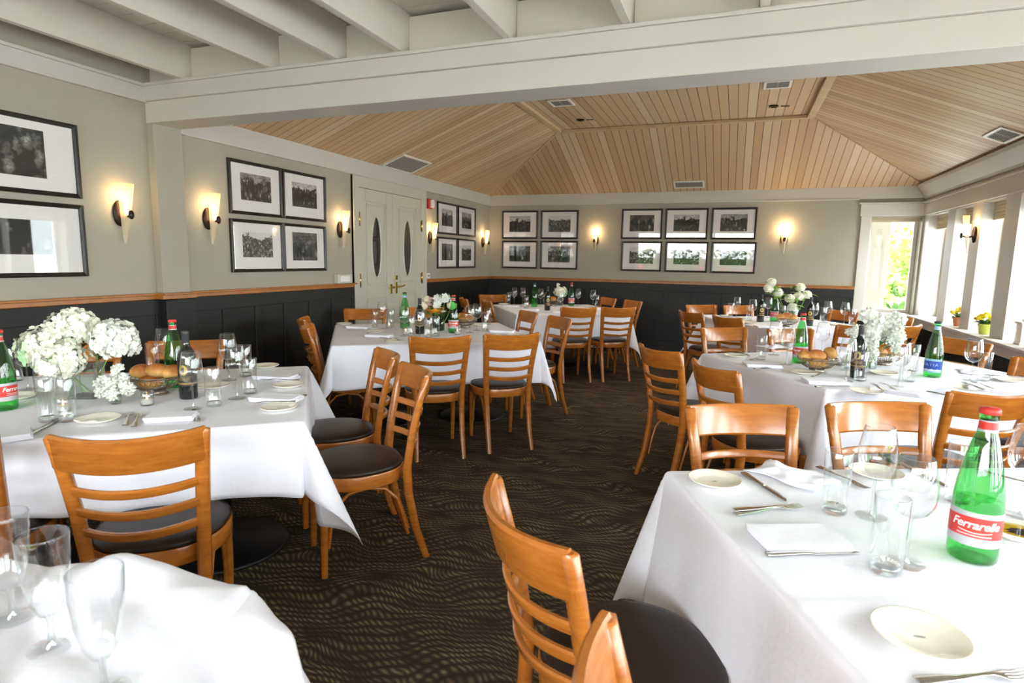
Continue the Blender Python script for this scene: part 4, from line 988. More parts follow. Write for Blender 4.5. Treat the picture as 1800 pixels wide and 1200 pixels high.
def make_basket():
    r = thing('bread_basket', '', 'basket')
    mb = MB(); prof = lambda q: (0.045+0.062*math.sin(q*PI/2)**0.8, 0.022+0.062*q**1.3)
    n = 30
    for i in range(n):
        a = 2*PI*i/n; mb.tube([(prof(q/7)[0]*math.cos(a+0.25*q/7), prof(q/7)[0]*math.sin(a+0.25*q/7), prof(q/7)[1]) for q in range(8)], 0.0011, 5, False)
        mb.tube([(prof(q/7)[0]*math.cos(a-0.25*q/7), prof(q/7)[0]*math.sin(a-0.25*q/7), prof(q/7)[1]) for q in range(8)], 0.0011, 5, False)
    for q in (0.0, 0.5): mb.torus(prof(q)[0], 0.0016, (0, 0, prof(q)[1]))
    put('wire_bowl', mb, M['wire'], r)
    rm = MB(); rm.torus(0.108, 0.0028, (0, 0, 0.0855), 40, 8); rm.torus(0.108, 0.0018, (0, 0, 0.076), 40, 6)
    for i in range(36):
        a = 2*PI*i/36; rm.torus(0.0044, 0.0010, (0.108*math.cos(a), 0.108*math.sin(a), 0.0807), 8, 4)
    put('rim', rm, M['wire'], r)
    ft = MB(); ft.torus(0.048, 0.003, (0, 0, 0.003), 30, 8); ft.lathe([(0.048, 0.003), (0.040, 0.012), (0.046, 0.022)], 24); put('foot', ft, M['wire'], r)
    return r
BK = Proto(make_basket())
def roll_mesh():
    def f(d, q):
        z = q.z if q.z > 0 else q.z*0.75
        cut = 0.10*math.exp(-((d.y+0.08*d.x)/0.12)**2)*max(0, d.z)
        return Vector((q.x, q.y, z*(1-cut)))
    return MB().sphere((0, 0, 0), (0.052, 0.040, 0.036), 24, 16, f).mesh('bread_roll', M['bread'])
RL = roll_mesh()
def basket(p, rolls, label, grp, rlabels, rgrp, rz=0):
    BK.at((p[0], p[1], ZI), R(rz), label, grp)
    for (dx, dy, dz, a, tilt), lb in zip(rolls, rlabels):
        o = link('bread_roll', RL); o.location = (p[0]+dx, p[1]+dy, ZI+dz); o.rotation_euler = (tilt, 0.2*tilt, R(a)); tag(o, lb, 'bread roll', rgrp)

def make_votive(lit=True):
    r = thing('votive_candle', '', 'candle')
    put('glass_cup', MB().lathe([(0.0, 0.0), (0.0240, 0.0), (0.0265, 0.003), (0.0290, 0.060), (0.0280, 0.061), (0.0270, 0.060), (0.0250, 0.006), (0.0, 0.005)], 24), M['glass'], r)
    w = put('wax', MB().lathe([(0.0, 0.0065), (0.0245, 0.007), (0.0258, 0.028), (0.006, 0.026), (0.0, 0.026)], 24), M['wax'], r)
    put('flame', MB().sphere((0, 0, 0.036), (0.0035, 0.0035, 0.010), 10, 8), M['flame'], w)
    return r
VO = Proto(make_votive())
def votive(x, y, label, group): return VO.at((x, y, ZI), 0, label, group)

# ------------------------------------------------------------------ flowers
def floret(mb, p, n, size, rng, petals=4, cup=0.25, mi=0):
    n = n.normalized(); a = n.orthogonal().normalized(); b = n.cross(a); o = rng.uniform(0, 6.28)
    for k in range(petals):
        t = o+2*PI*k/petals; d = a*math.cos(t)+b*math.sin(t); s = n.cross(d); w = size*(0.62 if petals <= 4 else 0.45)
        c0 = p; c1 = p+d*size*0.55+s*w*0.75+n*size*cup*0.5; c2 = p+d*size+n*size*cup*rng.uniform(0.2, 1.2); c3 = p+d*size*0.55-s*w*0.75+n*size*cup*0.5
        c2a = c2+s*w*0.4-d*size*0.05; c2b = c2-s*w*0.4-d*size*0.05
        mb.add([c0, c1, c2a, c2b, c3], [(0, 1, 2, 3, 4)], True, mi)
def bloom_head(mb, c, r, n, size, rng, squash=1.0, zmin=-0.55, petals=4, mi=0, lump=0.12, core=0):
    c = Vector(c); g = PI*(3-math.sqrt(5))
    mb.sphere(c, (r*0.80, r*0.80, r*0.80*squash), 12, 8, None, core)
    for i in range(n):
        z = 1-(1-zmin)*(i+0.5)/n; q = math.sqrt(max(0, 1-z*z)); d = Vector((q*math.cos(g*i), q*math.sin(g*i), z))
        rr = r*(1+lump*(rng.random()-0.5)*2); p = c+Vector((d.x*rr, d.y*rr, d.z*rr*squash)); nn = (d+Vector((rng.uniform(-.3, .3), rng.uniform(-.3, .3), rng.uniform(-.3, .3))))
        floret(mb, p, nn, size*rng.uniform(0.85, 1.2), rng, petals, 0.3, mi)
def leaf_mesh(mb, base, tip, width, rng, mi=0):
    base, tip = Vector(base), Vector(tip); d = tip-base; s = d.cross(Vector((0, 0, 1))).normalized() if abs(d.normalized().z) < 0.95 else Vector((1, 0, 0)); up = s.cross(d).normalized(); L = d.length; rings = []
    n = 6
    for i in range(n+1):
        t = i/n; w = width*math.sin(PI*(t*0.92+0.04))**0.8; c = base+d*t+up*L*0.15*math.sin(PI*t); rings.append([c-s*w+up*w*0.25, c, c+s*w+up*w*0.25])
    mb.loft(rings, False, False, True, mi)
def flower(name, label, group, head, foot, r, kind, leaves=0, seed=0, cat='flower', squash=0.85):
    """one cut stem: its bloom, its stem, its leaves; the empty stands where the stem ends"""
    rng = random.Random(seed); h, f = Vector(head), Vector(foot); t = thing(name, label, cat, f, 0, group); hl = h-f
    mb = MB()
    if kind == 'hydrangea': bloom_head(mb, hl, r, int(150*(r/0.08)**2), r*0.27, rng, squash, -0.75, 4, 0, 0.26, 1); m = [M['whitepetal'] if seed % 2 else M['greenpetal'], M['stem']]
    elif kind == 'snowball': bloom_head(mb, hl, r, 90, r*0.34, rng, 0.9, -0.8, 5); m = M['greenpetal']
    elif kind == 'stock':
        for q in range(9):
            a = rng.uniform(0, 6.28); p = hl+Vector((math.cos(a)*r*0.5, math.sin(a)*r*0.5, -r*1.4+q*r*0.32)); bloom_head(mb, p, r*0.26, 9, r*0.58, rng, 0.8, -0.6, 5)
        m = M['whitepetal']
    elif kind == 'rose':
        for q in range(5):
            rr = r*(0.35+0.16*q)
            mb.lathe([(rr*0.35, -r*0.8), (rr*0.95, -r*0.35), (rr*1.0, r*0.15), (rr*(0.86+0.10*(q > 3)), r*(0.75-0.10*q))], 14, hl)
        m = M['creampetal']
    elif kind in ('ranunculus', 'pink'):
        for q in range(5):
            rr = r*(0.22+0.19*q); mb.lathe([(rr*0.5, -r*0.25), (rr*0.95, -r*0.1+0.05*r*q), (rr, r*0.25-0.03*r*q), (rr*0.8, r*(0.42-0.05*q))], 16, hl)
        mb.sphere(hl+Vector((0, 0, r*0.22)), (r*0.22, r*0.22, r*0.15), 10, 6); m = M['orangepetal'] if kind == 'ranunculus' else M['pinkpetal']
    elif kind == 'blossom':
        for q in range(9):
            d = Vector((rng.uniform(-1, 1), rng.uniform(-1, 1), rng.uniform(-0.3, 1))).normalized(); floret(mb, hl+d*r*0.8, d, r*0.55, rng, 5, 0.2)
        bloom_head(mb, hl, r*0.5, 30, r*0.4, rng, 0.9, -0.6, 5); m = M['whitepetal']
    else:
        bloom_head(mb, hl, r, 40, r*0.4, rng, 0.6, -0.3, 6); m = M['yellowpetal']
    put('flower_head', mb, m, t)
    mid = hl*0.5+Vector((hl.x*0.15, hl.y*0.15, hl.z*0.06))*(-1 if seed % 2 else 0.6)
    put('stem', MB().tube([(0, 0, 0), mid, hl*0.97], [0.0032, 0.0030, 0.0026], 7), M['stem'], t)
    for q in range(leaves):
        a = rng.uniform(0, 6.28); b = hl*(rng.uniform(0.5, 0.8) if kind != 'snowball' else rng.uniform(0.72, 0.98)); L = rng.uniform(0.045, 0.085)*(1.5 if kind == 'snowball' else 1.0); lm = MB(); leaf_mesh(lm, b, b+Vector((math.cos(a)*L, math.sin(a)*L, rng.uniform(-.01, .04))), L*0.28, rng); put('leaf', lm, M['leaf'] if kind != 'snowball' else M['brightleaf'], t)
    return t
def box_vase(p, ang, w, d, h, label):
    t = thing('square_glass_vase', label, 'vase', (p[0], p[1], ZI), R(ang)); e = 0.003
    rect = lambda x, y, z: [(-x, -y, z), (x, -y, z), (x, y, z), (-x, y, z)]
    put('glass_wall', MB().loft([rect(w/2, d/2, 0), rect(w/2, d/2, h), rect(w/2-e, d/2-e, h), rect(w/2-e, d/2-e, 0.012)], True, True, False), M['glass'], t)
    put('thick_base', MB().box((-w/2+0.001, -d/2+0.001, 0.001), (w/2-0.001, d/2-0.001, 0.011)), M['thickglass'], t)
    put('water', MB().box((-w/2+0.0045, -d/2+0.0045, 0.0125), (w/2-0.0045, d/2-0.0045, h*0.62)), M['water'], t); return t
def round_vase(p, r0, r1, h, label, m='glass', name='round_glass_vase'):
    t = thing(name, label, 'vase', (p[0], p[1], ZI))
    put('glass_wall', MB().lathe([(0.0, 0.0), (r0*0.9, 0.0), (r0, 0.004), (r0*1.02, h*0.4), (r1, h), (r1-0.002, h), (r0*1.0, h*0.4), (r0*0.94, 0.008), (0, 0.007)], 28), M[m], t)
    put('water', MB().lathe([(0.0, 0.009), (r0*0.9, 0.010), (r0*0.96, h*0.4), (r0*0.94, h*0.55), (0.0, h*0.55)], 24), M['water'] if m == 'glass' else M['greenvase'], t); return t

# ================================================================== hydrangea table
gw, gt, gp, gn, gf, gk = ('%s on the hydrangea table' % s for s in ('wine glasses', 'water glasses', 'bread plates', 'napkins', 'forks', 'knives'))
red_bottle(-2.740, 1.456, 22, 'green bottle with red label beside the hydrangeas, cut by the picture edge', 'green bottles on the hydrangea table')
red_bottle(-2.504, 2.046, -75, 'green bottle with red cap standing behind the bread basket on the hydrangea table', 'green bottles on the hydrangea table')
wine_bottle(-2.245, 1.894, -68, 'dark wine bottle with gold stripes on the hydrangea table', 'wine bottles')
wine(-3.048, 1.720, 'wine glass just behind the hydrangeas, beside the cut-off green bottle', gw)
wine(-2.427, 1.437, 'wine glass in front of the hydrangeas, half hidden by petals', gw)
wine(-2.832, 2.255, 'wine glass peeping out behind the green bottle on the hydrangea table', gw)
wine(-2.077, 1.771, 'wine glass standing directly before the dark wine bottle with gold stripes', gw)
wine(-2.396, 2.264, 'wine glass at the rear of the hydrangea table, overlapping another', gw)
wine(-2.056, 1.982, 'wine glass between two water glasses near the end of the hydrangea table', gw)
tumbler(-3.304, 1.813, 'water glass far back beside the cut-off green bottle', gt)
tumbler(-2.349, 1.446, 'water glass before the square vase of hydrangeas', gt)
tumbler(-2.403, 1.412, 'water glass beside another, in front of the hydrangeas, half merged with a wine glass', gt)
tumbler(-2.846, 2.196, 'empty water glass behind the rolls in the hydrangea table basket', gt)
tumbler(-2.040, 1.840, 'water glass beside the dark wine bottle with gold stripes', gt)
tumbler(-2.400, 2.377, 'water glass at the rear end of the hydrangea table', gt)
tumbler(-2.080, 2.083, 'water glass nearest the table end on the hydrangea table', gt)
plate(-2.899, 1.589, 'cream plate half hidden behind the cut-off green bottle', gp)
plate(-2.239, 1.487, 'cream plate in front of the square hydrangea vase, beside two forks', gp)
plate(-2.325, 2.103, 'cream plate seen through glasses behind the gold striped wine bottle', gp)
plate(-2.489, 2.610, 'cream plate at the far rear corner of the hydrangea table', gp)
plate(-2.019, 2.262, 'cream plate between the two napkins at the hydrangea table end', gp)
plate(-1.757, 1.907, 'cream plate closest to the front corner of the hydrangea table', gp)
napkin((-2.212, 2.400), 12, 'folded white napkin at the hydrangea table end, rear one', gn, 0.95)
napkin((-1.873, 2.031), 12, 'folded white napkin at the hydrangea table end, front one', gn, 0.95)
napkin((-2.016, 1.624), 36, 'folded white napkin in front of the gold striped wine bottle', gn, 0.8)
napkin((-2.324, 1.191), 60, 'folded white napkin beside a knife at the picture edge', gn)
fork((-2.060, 1.459), (-2.260, 1.636), 'fork with tines pointing away, the one nearer the cream plate', gf)
fork((-2.012, 1.456), (-2.211, 1.638), 'fork with tines pointing away, the one nearer the small napkin', gf)
fork((-1.699, 2.020), (-1.934, 1.847), 'fork lying across the front cream plate at the hydrangea table end', gf, 0.012)
fork((-2.007, 2.356), (-2.222, 2.269), 'fork lying by the rear napkin at the hydrangea table end', gf, 0.012)
knife((-2.245, 1.240), (-2.386, 1.438), 'knife lying diagonally before the water glasses on the hydrangea table', gk)
knife((-1.850, 1.602), (-2.105, 1.789), 'knife standing out beside the small napkin, seen end-on', gk)
knife((-2.149, 2.498), (-2.347, 2.403), 'knife whose handle tip shows past the rear napkin', gk, 0.0002)
knife((-1.814, 2.143), (-2.003, 2.055), 'knife whose handle tip shows past the front napkin', gk, 0.0002)
votive(-2.498, 1.527, 'small candle glowing behind the front water glasses', 'votive candles')
votive(-2.296, 1.734, 'small white candle in a clear cup before the bread basket', 'votive candles')
basket((-2.449, 1.897), [(-0.055, -0.02, 0.100, 30, 0.25), (0.022, -0.006, 0.108, 20, -0.1), (0.070, 0.035, 0.098, 80, 0.2), (-0.01, 0.055, 0.082, 0, 0.0), (0.0, -0.03, 0.056, 60, 0.1)], 'wire bread basket on the hydrangea table', 'bread baskets',
    ('golden roll in the hydrangea table basket, nearest the small white flowers', 'large golden roll on top of the hydrangea table basket', 'golden roll in the hydrangea table basket, nearest the wine bottle', 'pale roll at the back of the hydrangea table basket', 'roll at the bottom of the hydrangea table basket seen through the wires'), 'rolls in the hydrangea table basket')
va = (-2.655, 1.727); box_vase(va, 25, 0.115, 0.085, 0.16, 'square clear glass vase holding the hydrangeas')
fx, fy = va; gfl = 'white hydrangeas'; up = Vector((0.936, 0.352, 0)); aw = Vector((-0.352, 0.936, 0))
def fpos(dx, dy, z): q = Vector((fx, fy, 0))+up*dx+aw*dy; return (q.x, q.y, ZI+z)
flower('hydrangea_stem', 'white hydrangea head low on the side nearest the cut-off green bottle', gfl, fpos(-0.125, -0.04, 0.225), fpos(-0.01, 0.0, 0.02), 0.088, 'hydrangea', 1, 2)
flower('hydrangea_stem', 'white hydrangea head hanging lowest at the front of the big bouquet', gfl, fpos(-0.045, -0.095, 0.18), fpos(0.01, 0.01, 0.02), 0.080, 'hydrangea', 1, 4)
flower('hydrangea_stem', 'white hydrangea head at the top of the big bouquet', gfl, fpos(-0.055, 0.03, 0.305), fpos(-0.02, -0.01, 0.02), 0.083, 'hydrangea', 2, 6)
flower('hydrangea_stem', 'pure white hydrangea head reaching toward the dark panelling, at the bread basket side', gfl, fpos(0.128, 0.02, 0.25), fpos(0.03, 0.01, 0.02), 0.085, 'hydrangea', 2, 3)
flower('hydrangea_stem', 'white hydrangea head filling the rear of the big bouquet', gfl, fpos(0.02, 0.07, 0.275), fpos(0.02, 0.02, 0.02), 0.062, 'hydrangea', 3, 8)
vb = (-2.438, 1.700); round_vase(vb, 0.022, 0.020, 0.055, 'tiny clear glass vase beside the square hydrangea vase'); fx, fy = vb
for i, (dx, dy, z, r, lb) in enumerate([(-0.048, -0.01, 0.075, 0.028, 'white stock blossom drooping toward the square vase'), (-0.008, -0.015, 0.072, 0.028, 'white stock blossom in the middle of the tiny vase'), (0.050, 0.005, 0.085, 0.028, 'white stock blossom leaning over the bread basket'), (0.008, 0.01, 0.125, 0.026, 'white stock blossom standing tallest in the tiny vase')]):
    flower('stock_stem', lb, 'white stock in the tiny vase', fpos(dx, dy, z), fpos(0.004*(i-1.5), 0.0, 0.012), r, 'stock', 0, 21+2*i)

# ================================================================== orange flower table
gw, gt, gp, gn, gf, gk = ('%s on the orange flower table' % s for s in ('wine glasses', 'water glasses', 'bread plates', 'napkins', 'forks', 'knives'))
blue_bottle(-2.791, 4.647, 100, 'green bottle with dark cap in front of the white doors', 'green bottles on the orange flower table')
red_bottle(-2.258, 4.560, -72, 'green bottle with pinkish red label beside the orange flower', 'green bottles on the orange flower table')
wine_bottle(-2.472, 4.354, -62, 'dark wine bottle behind a wine glass on the orange flower table', 'wine bottles')
wine(-2.944, 4.511, 'wine glass before the door handles on the orange flower table', gw)
wine(-2.508, 4.166, 'wine glass in front of the dark-capped green bottle', gw)
wine(-2.281, 4.017, 'wine glass in front of the dark bottle near the orange flower', gw)
wine(-2.133, 4.628, 'wine glass beside the red-labelled bottle, doorward of two overlapping', gw)
wine(-2.148, 4.807, 'wine glass beside the red-labelled bottle, aisle-side of two overlapping', gw)
tumbler(-3.075, 4.591, 'water glass nearest the chair before the doors', gt)
tumbler(-2.974, 4.700, 'tall-looking water glass between the first wine glass and the dark-capped bottle', gt)
tumbler(-2.463, 4.190, 'water glass between the green bottle and the dark wine bottle', gt)
tumbler(-2.303, 4.196, 'water glass in front of the green flower vase', gt)
tumbler(-2.285, 4.287, 'water glass overlapping the green flower vase', gt)
tumbler(-2.064, 4.806, 'water glass nearest the aisle on the orange flower table, front one', gt)
tumbler(-2.245, 5.282, 'water glass nearest the aisle on the orange flower table, rear one', gt)
plate(-3.424, 4.607, 'cream plate at the rear corner of the orange flower table', gp)
plate(-2.845, 4.238, 'cream plate between the two napkins on the orange flower table', gp)
plate(-2.387, 3.818, 'cream plate at the front corner of the orange flower table', gp)
plate(-1.706, 4.600, 'cream plate at the aisle corner of the orange flower table', gp)
plate(-2.264, 5.158, 'cream plate behind the two overlapping wine glasses', gp)
napkin((-3.143, 4.450), 10, 'folded white napkin at the rear corner of the orange flower table', gn, 0.95)
napkin((-2.665, 4.041), 10, 'folded white napkin near the front corner of the orange flower table', gn, 0.95)
napkin((-1.895, 4.805), 10, 'folded white napkin above the aisle-side chair of the orange flower table', gn)
fork((-3.103, 4.277), (-3.013, 4.375), 'fork beside the rear napkin of the orange flower table', gf)
fork((-2.857, 4.059), (-2.801, 4.398), 'fork behind the front napkin of the orange flower table', gf)
fork((-2.280, 3.739), (-2.514, 4.005), 'fork resting by the front plate of the orange flower table', gf, 0.012)
knife((-2.791, 4.013), (-2.437, 3.971), 'knife beside the front napkin of the orange flower table', gk)
knife((-3.295, 4.415), (-3.114, 4.568), 'knife beside the rear napkin of the orange flower table', gk, 0.0002)
votive(-2.915, 4.578, 'small candle between water glasses before the doors', 'votive candles')
votive(-2.556, 4.265, 'lit pink-glowing candle in front of the dark-capped bottle', 'votive candles')
votive(-2.177, 4.472, 'small white candle at the foot of the red-labelled bottle', 'votive candles')
basket((-2.336, 4.955), [(-0.03, 0.0, 0.100, 60, 0.6), (0.035, 0.01, 0.086, 10, 0.1), (0.0, -0.04, 0.084, 30, 0.1)], 'wire bread basket behind the red-labelled bottle on the orange flower table', 'bread baskets',
    ('upright golden roll beside the pinkish red label bottle', 'roll in the basket behind the overlapping wine glasses', 'roll at the front of the orange flower table basket'), 'rolls on the orange flower table')
vc = (-2.454, 4.638); round_vase(vc, 0.062, 0.058, 0.140, 'dark green glass vase holding the mixed bouquet', 'greenvase'); fx, fy = vc
gfl = 'mixed bouquet on the orange flower table'
for i, (nm, kd, dx, dy, z, r, lv, lb) in enumerate([('ranunculus_stem', 'ranunculus', -0.012, -0.085, 0.135, 0.040, 1, 'big orange ranunculus at the front of the mixed bouquet'),
    ('rose_stem', 'rose', -0.125, -0.03, 0.175, 0.036, 1, 'cream rose on the doorward side of the mixed bouquet'), ('rose_stem', 'rose', 0.135, -0.02, 0.180, 0.038, 1, 'cream rose next to the red-labelled bottle'),
    ('rose_stem', 'rose', -0.10, 0.03, 0.225, 0.036, 0, 'white rose arching above the dark wine bottle'), ('blossom_stem', 'blossom', 0.01, -0.03, 0.225, 0.046, 2, 'white blossom cluster in the middle of the mixed bouquet'),
    ('blossom_stem', 'blossom', 0.075, -0.01, 0.235, 0.046, 1, 'white blossom cluster nearest the neck of the red-labelled bottle'), ('blossom_stem', 'blossom', 0.0, -0.06, 0.185, 0.038, 2, 'small white blossom right above the orange flower'),
    ('garden_flower', 'pink', -0.055, -0.01, 0.235, 0.030, 2, 'pale pink bloom at the top of the mixed bouquet'), ('garden_flower', 'pink', -0.07, -0.03, 0.185, 0.032, 2, 'dusty pink bloom below the topmost one of the mixed bouquet'),
    ('leafy_sprig', 'pink', 0.06, -0.07, 0.130, 0.024, 4, 'leafy sprig spilling over the green vase')]):
    flower(nm, lb, gfl, fpos(dx*0.95, dy, z+0.045), fpos(dx*0.25, dy*0.25, 0.02), r*1.2, kd, lv+1, 40+i)

# ================================================================== back corner table
gw, gt, gp, gn = ('%s on the back corner table' % s for s in ('wine glasses', 'water glasses', 'bread plates', 'napkins'))
blue_bottle(-2.544, 7.596, 100, 'slim green bottle with pale cap toward the doors on the back corner table', 'green bottles on the back corner table')
red_bottle(-2.157, 8.082, -72, 'green bottle with red label beside the cream hydrangea of the back corner table', 'green bottles on the back corner table')
wine_bottle(-2.225, 7.171, -65, 'dark wine bottle in front of the cream hydrangea of the back corner table', 'wine bottles')
wine(-2.918, 7.822, 'wine glass beside the chair in the room corner', gw)
wine(-2.814, 7.891, 'wine glass doorward of the slim green bottle on the back corner table', gw)
wine(-2.501, 7.739, 'wine glass between the slim green bottle and the dark one', gw)
wine(-2.103, 7.348, 'wine glass in front of the cream hydrangea', gw)
wine(-2.072, 8.138, 'wine glass aisle-side of the red label on the back corner table', gw)
wine(-1.817, 7.956, 'wine glass nearest the aisle on the back corner table', gw)
tumbler(-3.025, 7.876, 'water glass closest to the room corner', gt)
tumbler(-2.575, 7.357, 'water glass before the slim green bottle of the back corner table', gt)
tumbler(-2.581, 8.173, 'water glass behind the dark bottle of the back corner table', gt)
tumbler(-1.790, 8.087, 'water glass nearest the aisle on the back corner table', gt)
plate(-3.048, 7.736, 'cream plate at the corner of the back corner table', gp)
plate(-2.690, 7.615, 'cream plate under the slim green bottle side of the back corner table', gp)
plate(-2.079, 7.677, 'cream plate before the red-labelled bottle of the back corner table', gp)
napkin((-2.816, 7.419), 8, 'folded napkin near the corner chair on the back corner table', gn)
napkin((-2.414, 7.052), 8, 'folded napkin in front of the slim green bottle', gn)
napkin((-1.987, 6.946), 30, 'folded napkin behind the chair backs of the back corner table', gn)
napkin((-1.657, 7.734), 20, 'folded napkin between the two front chair backs of the back corner table', gn)
votive(-2.656, 7.637, 'small pale candle before the slim green bottle of the back corner table', 'votive candles')
vd = (-2.326, 8.092); round_vase(vd, 0.05, 0.045, 0.12, 'clear glass vase holding the cream hydrangea in the back corner'); fx, fy = vd
flower('hydrangea_stem', 'cream hydrangea head of the back corner table', 'flowers of the back corner table', fpos(0.0, 0, 0.185), fpos(0, 0, 0.02), 0.078, 'hydrangea', 3, 60)
flower('stock_stem', 'small white sprig poking up above the cream hydrangea', 'flowers of the back corner table', fpos(-0.03, 0.01, 0.275), fpos(0.01, 0, 0.02), 0.022, 'stock', 0, 61)
basket((-2.387, 7.931), [(0.0, 0.0, 0.095, 0, 0.3), (-0.04, 0.03, 0.086, 40, 0.0)], 'wire bread basket next to the cream hydrangea', 'bread baskets', ('pale roll between the dark bottle and the cream hydrangea', 'roll behind the dark bottle of the back corner table'), 'rolls on the back corner table')

# ================================================================== snowball flower table
gw, gt, gp, gn = ('%s on the snowball flower table' % s for s in ('wine glasses', 'water glasses', 'bread plates', 'napkins'))
rb = red_bottle(0.424, 7.205, -85, 'green bottle with red label below the snowball flower stems', 'green bottles on the snowball flower table')
wine_bottle(0.277, 7.050, -75, 'dark wine bottle beside the red-labelled one on the snowball flower table', 'wine bottles')
wine_bottle(0.746, 6.868, -95, 'dark wine bottle window-side of the snowball flowers', 'wine bottles')
wine(0.028, 7.495, 'wine glass closest to the aisle on the snowball flower table', gw)
wine(0.191, 7.140, 'wine glass before the first dark bottle of the snowball flower table', gw)
wine(0.377, 7.624, 'wine glass half behind the green bottle under the snowballs', gw)
wine(0.786, 6.891, 'wine glass in front of the window-side dark bottle', gw)
wine(0.967, 7.315, 'wine glass second from the window casing', gw)
wine(1.118, 7.205, 'wine glass nearest the window casing', gw)
tumbler(-0.041, 7.454, 'water glass closest to the aisle on the snowball flower table', gt)
tumbler(0.162, 7.194, 'water glass merging with a wine glass before the dark bottle', gt)
tumbler(0.518, 7.403, 'water glass behind the rolls of the snowball flower table', gt)
tumbler(0.934, 7.363, 'water glass second from the window casing', gt)
tumbler(1.213, 7.324, 'water glass nearest the window casing', gt)
plate(0.103, 7.383, 'cream plate beyond the side-on chairs, near the wine glasses', gp)
plate(-0.087, 7.507, 'cream plate at the aisle corner of the snowball flower table', gp)
plate(0.167, 6.787, 'cream plate at the near edge of the snowball flower table', gp)
plate(1.032, 7.092, 'cream plate near the window on the snowball flower table', gp)
napkin((-0.271, 7.396), 30, 'folded napkin at the aisle corner of the snowball flower table', gn)
napkin((0.315, 6.448), 20, 'folded napkin at the near edge of the snowball flower table', gn)
napkin((0.806, 6.556), 20, 'folded napkin at the window half of the snowball flower table', gn)
ve = (0.601, 7.170); round_vase(ve, 0.055, 0.06, 0.17, 'clear glass vase with the snowball flowers'); fx, fy = ve
gfl = 'green and white snowball flowers'
for i, (dx, dy, z, lb) in enumerate([(-0.255, 0.0, 0.435, 'snowball bloom highest of all, above the green bottle neck'), (-0.29, -0.02, 0.372, 'snowball bloom lowest on the branch above the green bottle'), (-0.185, -0.02, 0.325, 'snowball bloom between the branch and the vase'),
        (-0.062, -0.05, 0.265, 'pale snowball bloom hanging at the front of the vase'), (0.045, -0.03, 0.29, 'white snowball bloom in the middle of the vase'), (0.075, 0.02, 0.385, 'snowball bloom at the top of the vase'), (0.145, 0.0, 0.305, 'snowball bloom reaching toward the window-side dark bottle'), (-0.03, -0.06, 0.17, 'snowball bloom lowest of all, against the vase glass')]):
    flower('snowball_stem', lb, gfl, fpos(dx, dy, z), fpos(dx*0.12, dy*0.12, 0.02), 0.046, 'snowball', 6, 80+i)
basket((0.526, 6.683), [(-0.07, -0.03, 0.095, 30, 0.4), (-0.01, 0.0, 0.105, 0, 0.2), (0.05, 0.0, 0.090, 60, 0.1)], 'wire bread basket below the snowball flowers', 'bread baskets',
    ('brown roll at the aisle side of the snowball flower table basket', 'brown roll at the top of the snowball flower table basket', 'roll at the window side of the snowball flower table basket'), 'rolls on the snowball flower table')

# ================================================================== blue bottle table
gw, gt, gp, gn, gf, gk = ('%s on the blue bottle table' % s for s in ('wine glasses', 'water glasses', 'bread plates', 'napkins', 'forks', 'knives'))
blue_bottle(1.110, 4.053, -130, 'green bottle with blue label below the window sill', 'green bottles on the blue bottle table')
red_bottle(0.421, 4.223, -105, 'green bottle with red neck band behind the round bread basket', 'green bottles on the blue bottle table')
wine_bottle(0.683, 3.810, -110, 'dark wine bottle beside the white stock bouquet', 'wine bottles')
wine(0.283, 4.514, 'wine glass in front of the pale chair, farthest on the blue bottle table', gw)
wine(0.335, 4.110, 'wine glass just aisle-side of the slim green bottle with red neck band', gw)
wine(0.594, 4.616, 'wine glass behind the topmost roll of the round basket', gw)
wine(0.604, 3.667, 'wine glass before the dark bottle next to the round bread basket', gw)
wine(0.850, 3.636, 'wine glass between the white stock bouquet and the blue-labelled bottle', gw)
wine(1.285, 4.010, 'large-looking wine glass window-side of the blue-labelled bottle', gw)
tumbler(0.188, 4.254, 'water glass nearest the aisle on the blue bottle table', gt)
tumbler(0.685, 3.723, 'water glass overlapping the dark bottle beside the white stock', gt)
tumbler(1.049, 4.221, 'water glass directly aisle-side of the blue-labelled bottle, rear one', gt)
tumbler(0.941, 3.828, 'water glass directly aisle-side of the blue-labelled bottle, front one', gt)
tumbler(1.354, 4.043, 'water glass closest to the window sill', gt)
plate(0.027, 4.303, 'cream plate at the aisle corner of the blue bottle table', gp)
plate(0.409, 3.809, 'cream plate at the foot of the round bread basket', gp)
plate(0.855, 4.006, 'cream plate between the white stock and the blue-labelled bottle', gp)
plate(0.652, 3.364, 'cream plate with two forks at the near edge of the blue bottle table', gp)
plate(1.175, 3.697, 'cream plate just above the near chair rail of the blue bottle table', gp)
plate(1.486, 4.088, 'cream plate below the window sill at the picture edge', gp)
napkin((0.189, 3.970), 12, 'folded napkin near the aisle on the blue bottle table', gn)
napkin((0.492, 3.563), 12, 'folded napkin in front of the round bread basket', gn)
napkin((0.801, 3.433), -20, 'folded napkin beside two forks on the blue bottle table', gn)
napkin((1.291, 3.692), -15, 'folded napkin at the window half of the near table edge', gn)
napkin((0.746, 4.313), 30, 'folded napkin behind the dark bottle of the blue bottle table', gn)
o = make_rumpled(3); o.location = (*(1.426, 4.322), ZI+0.001); tag(o, 'rumpled white napkin behind the window-side wine glass', 'napkin', 'rumpled napkins')
o = make_rumpled(5); o.location = (*(0.304, 4.921), ZI+0.001); o.rotation_euler = (0, 0, 0.6); tag(o, 'loosely folded napkin beside the pale chair behind the blue bottle table', 'napkin', 'rumpled napkins')
fork((0.750, 3.274), (0.697, 3.660), 'fork with tines on the cream plate, aisle-side one of two', gf, 0.015)
fork((0.814, 3.330), (0.744, 3.683), 'fork with tines on the cream plate, window-side one of two', gf, 0.015)
fork((0.098, 4.134), (0.226, 4.403), 'fork beside the aisle-side water glass of the blue bottle table', gf)
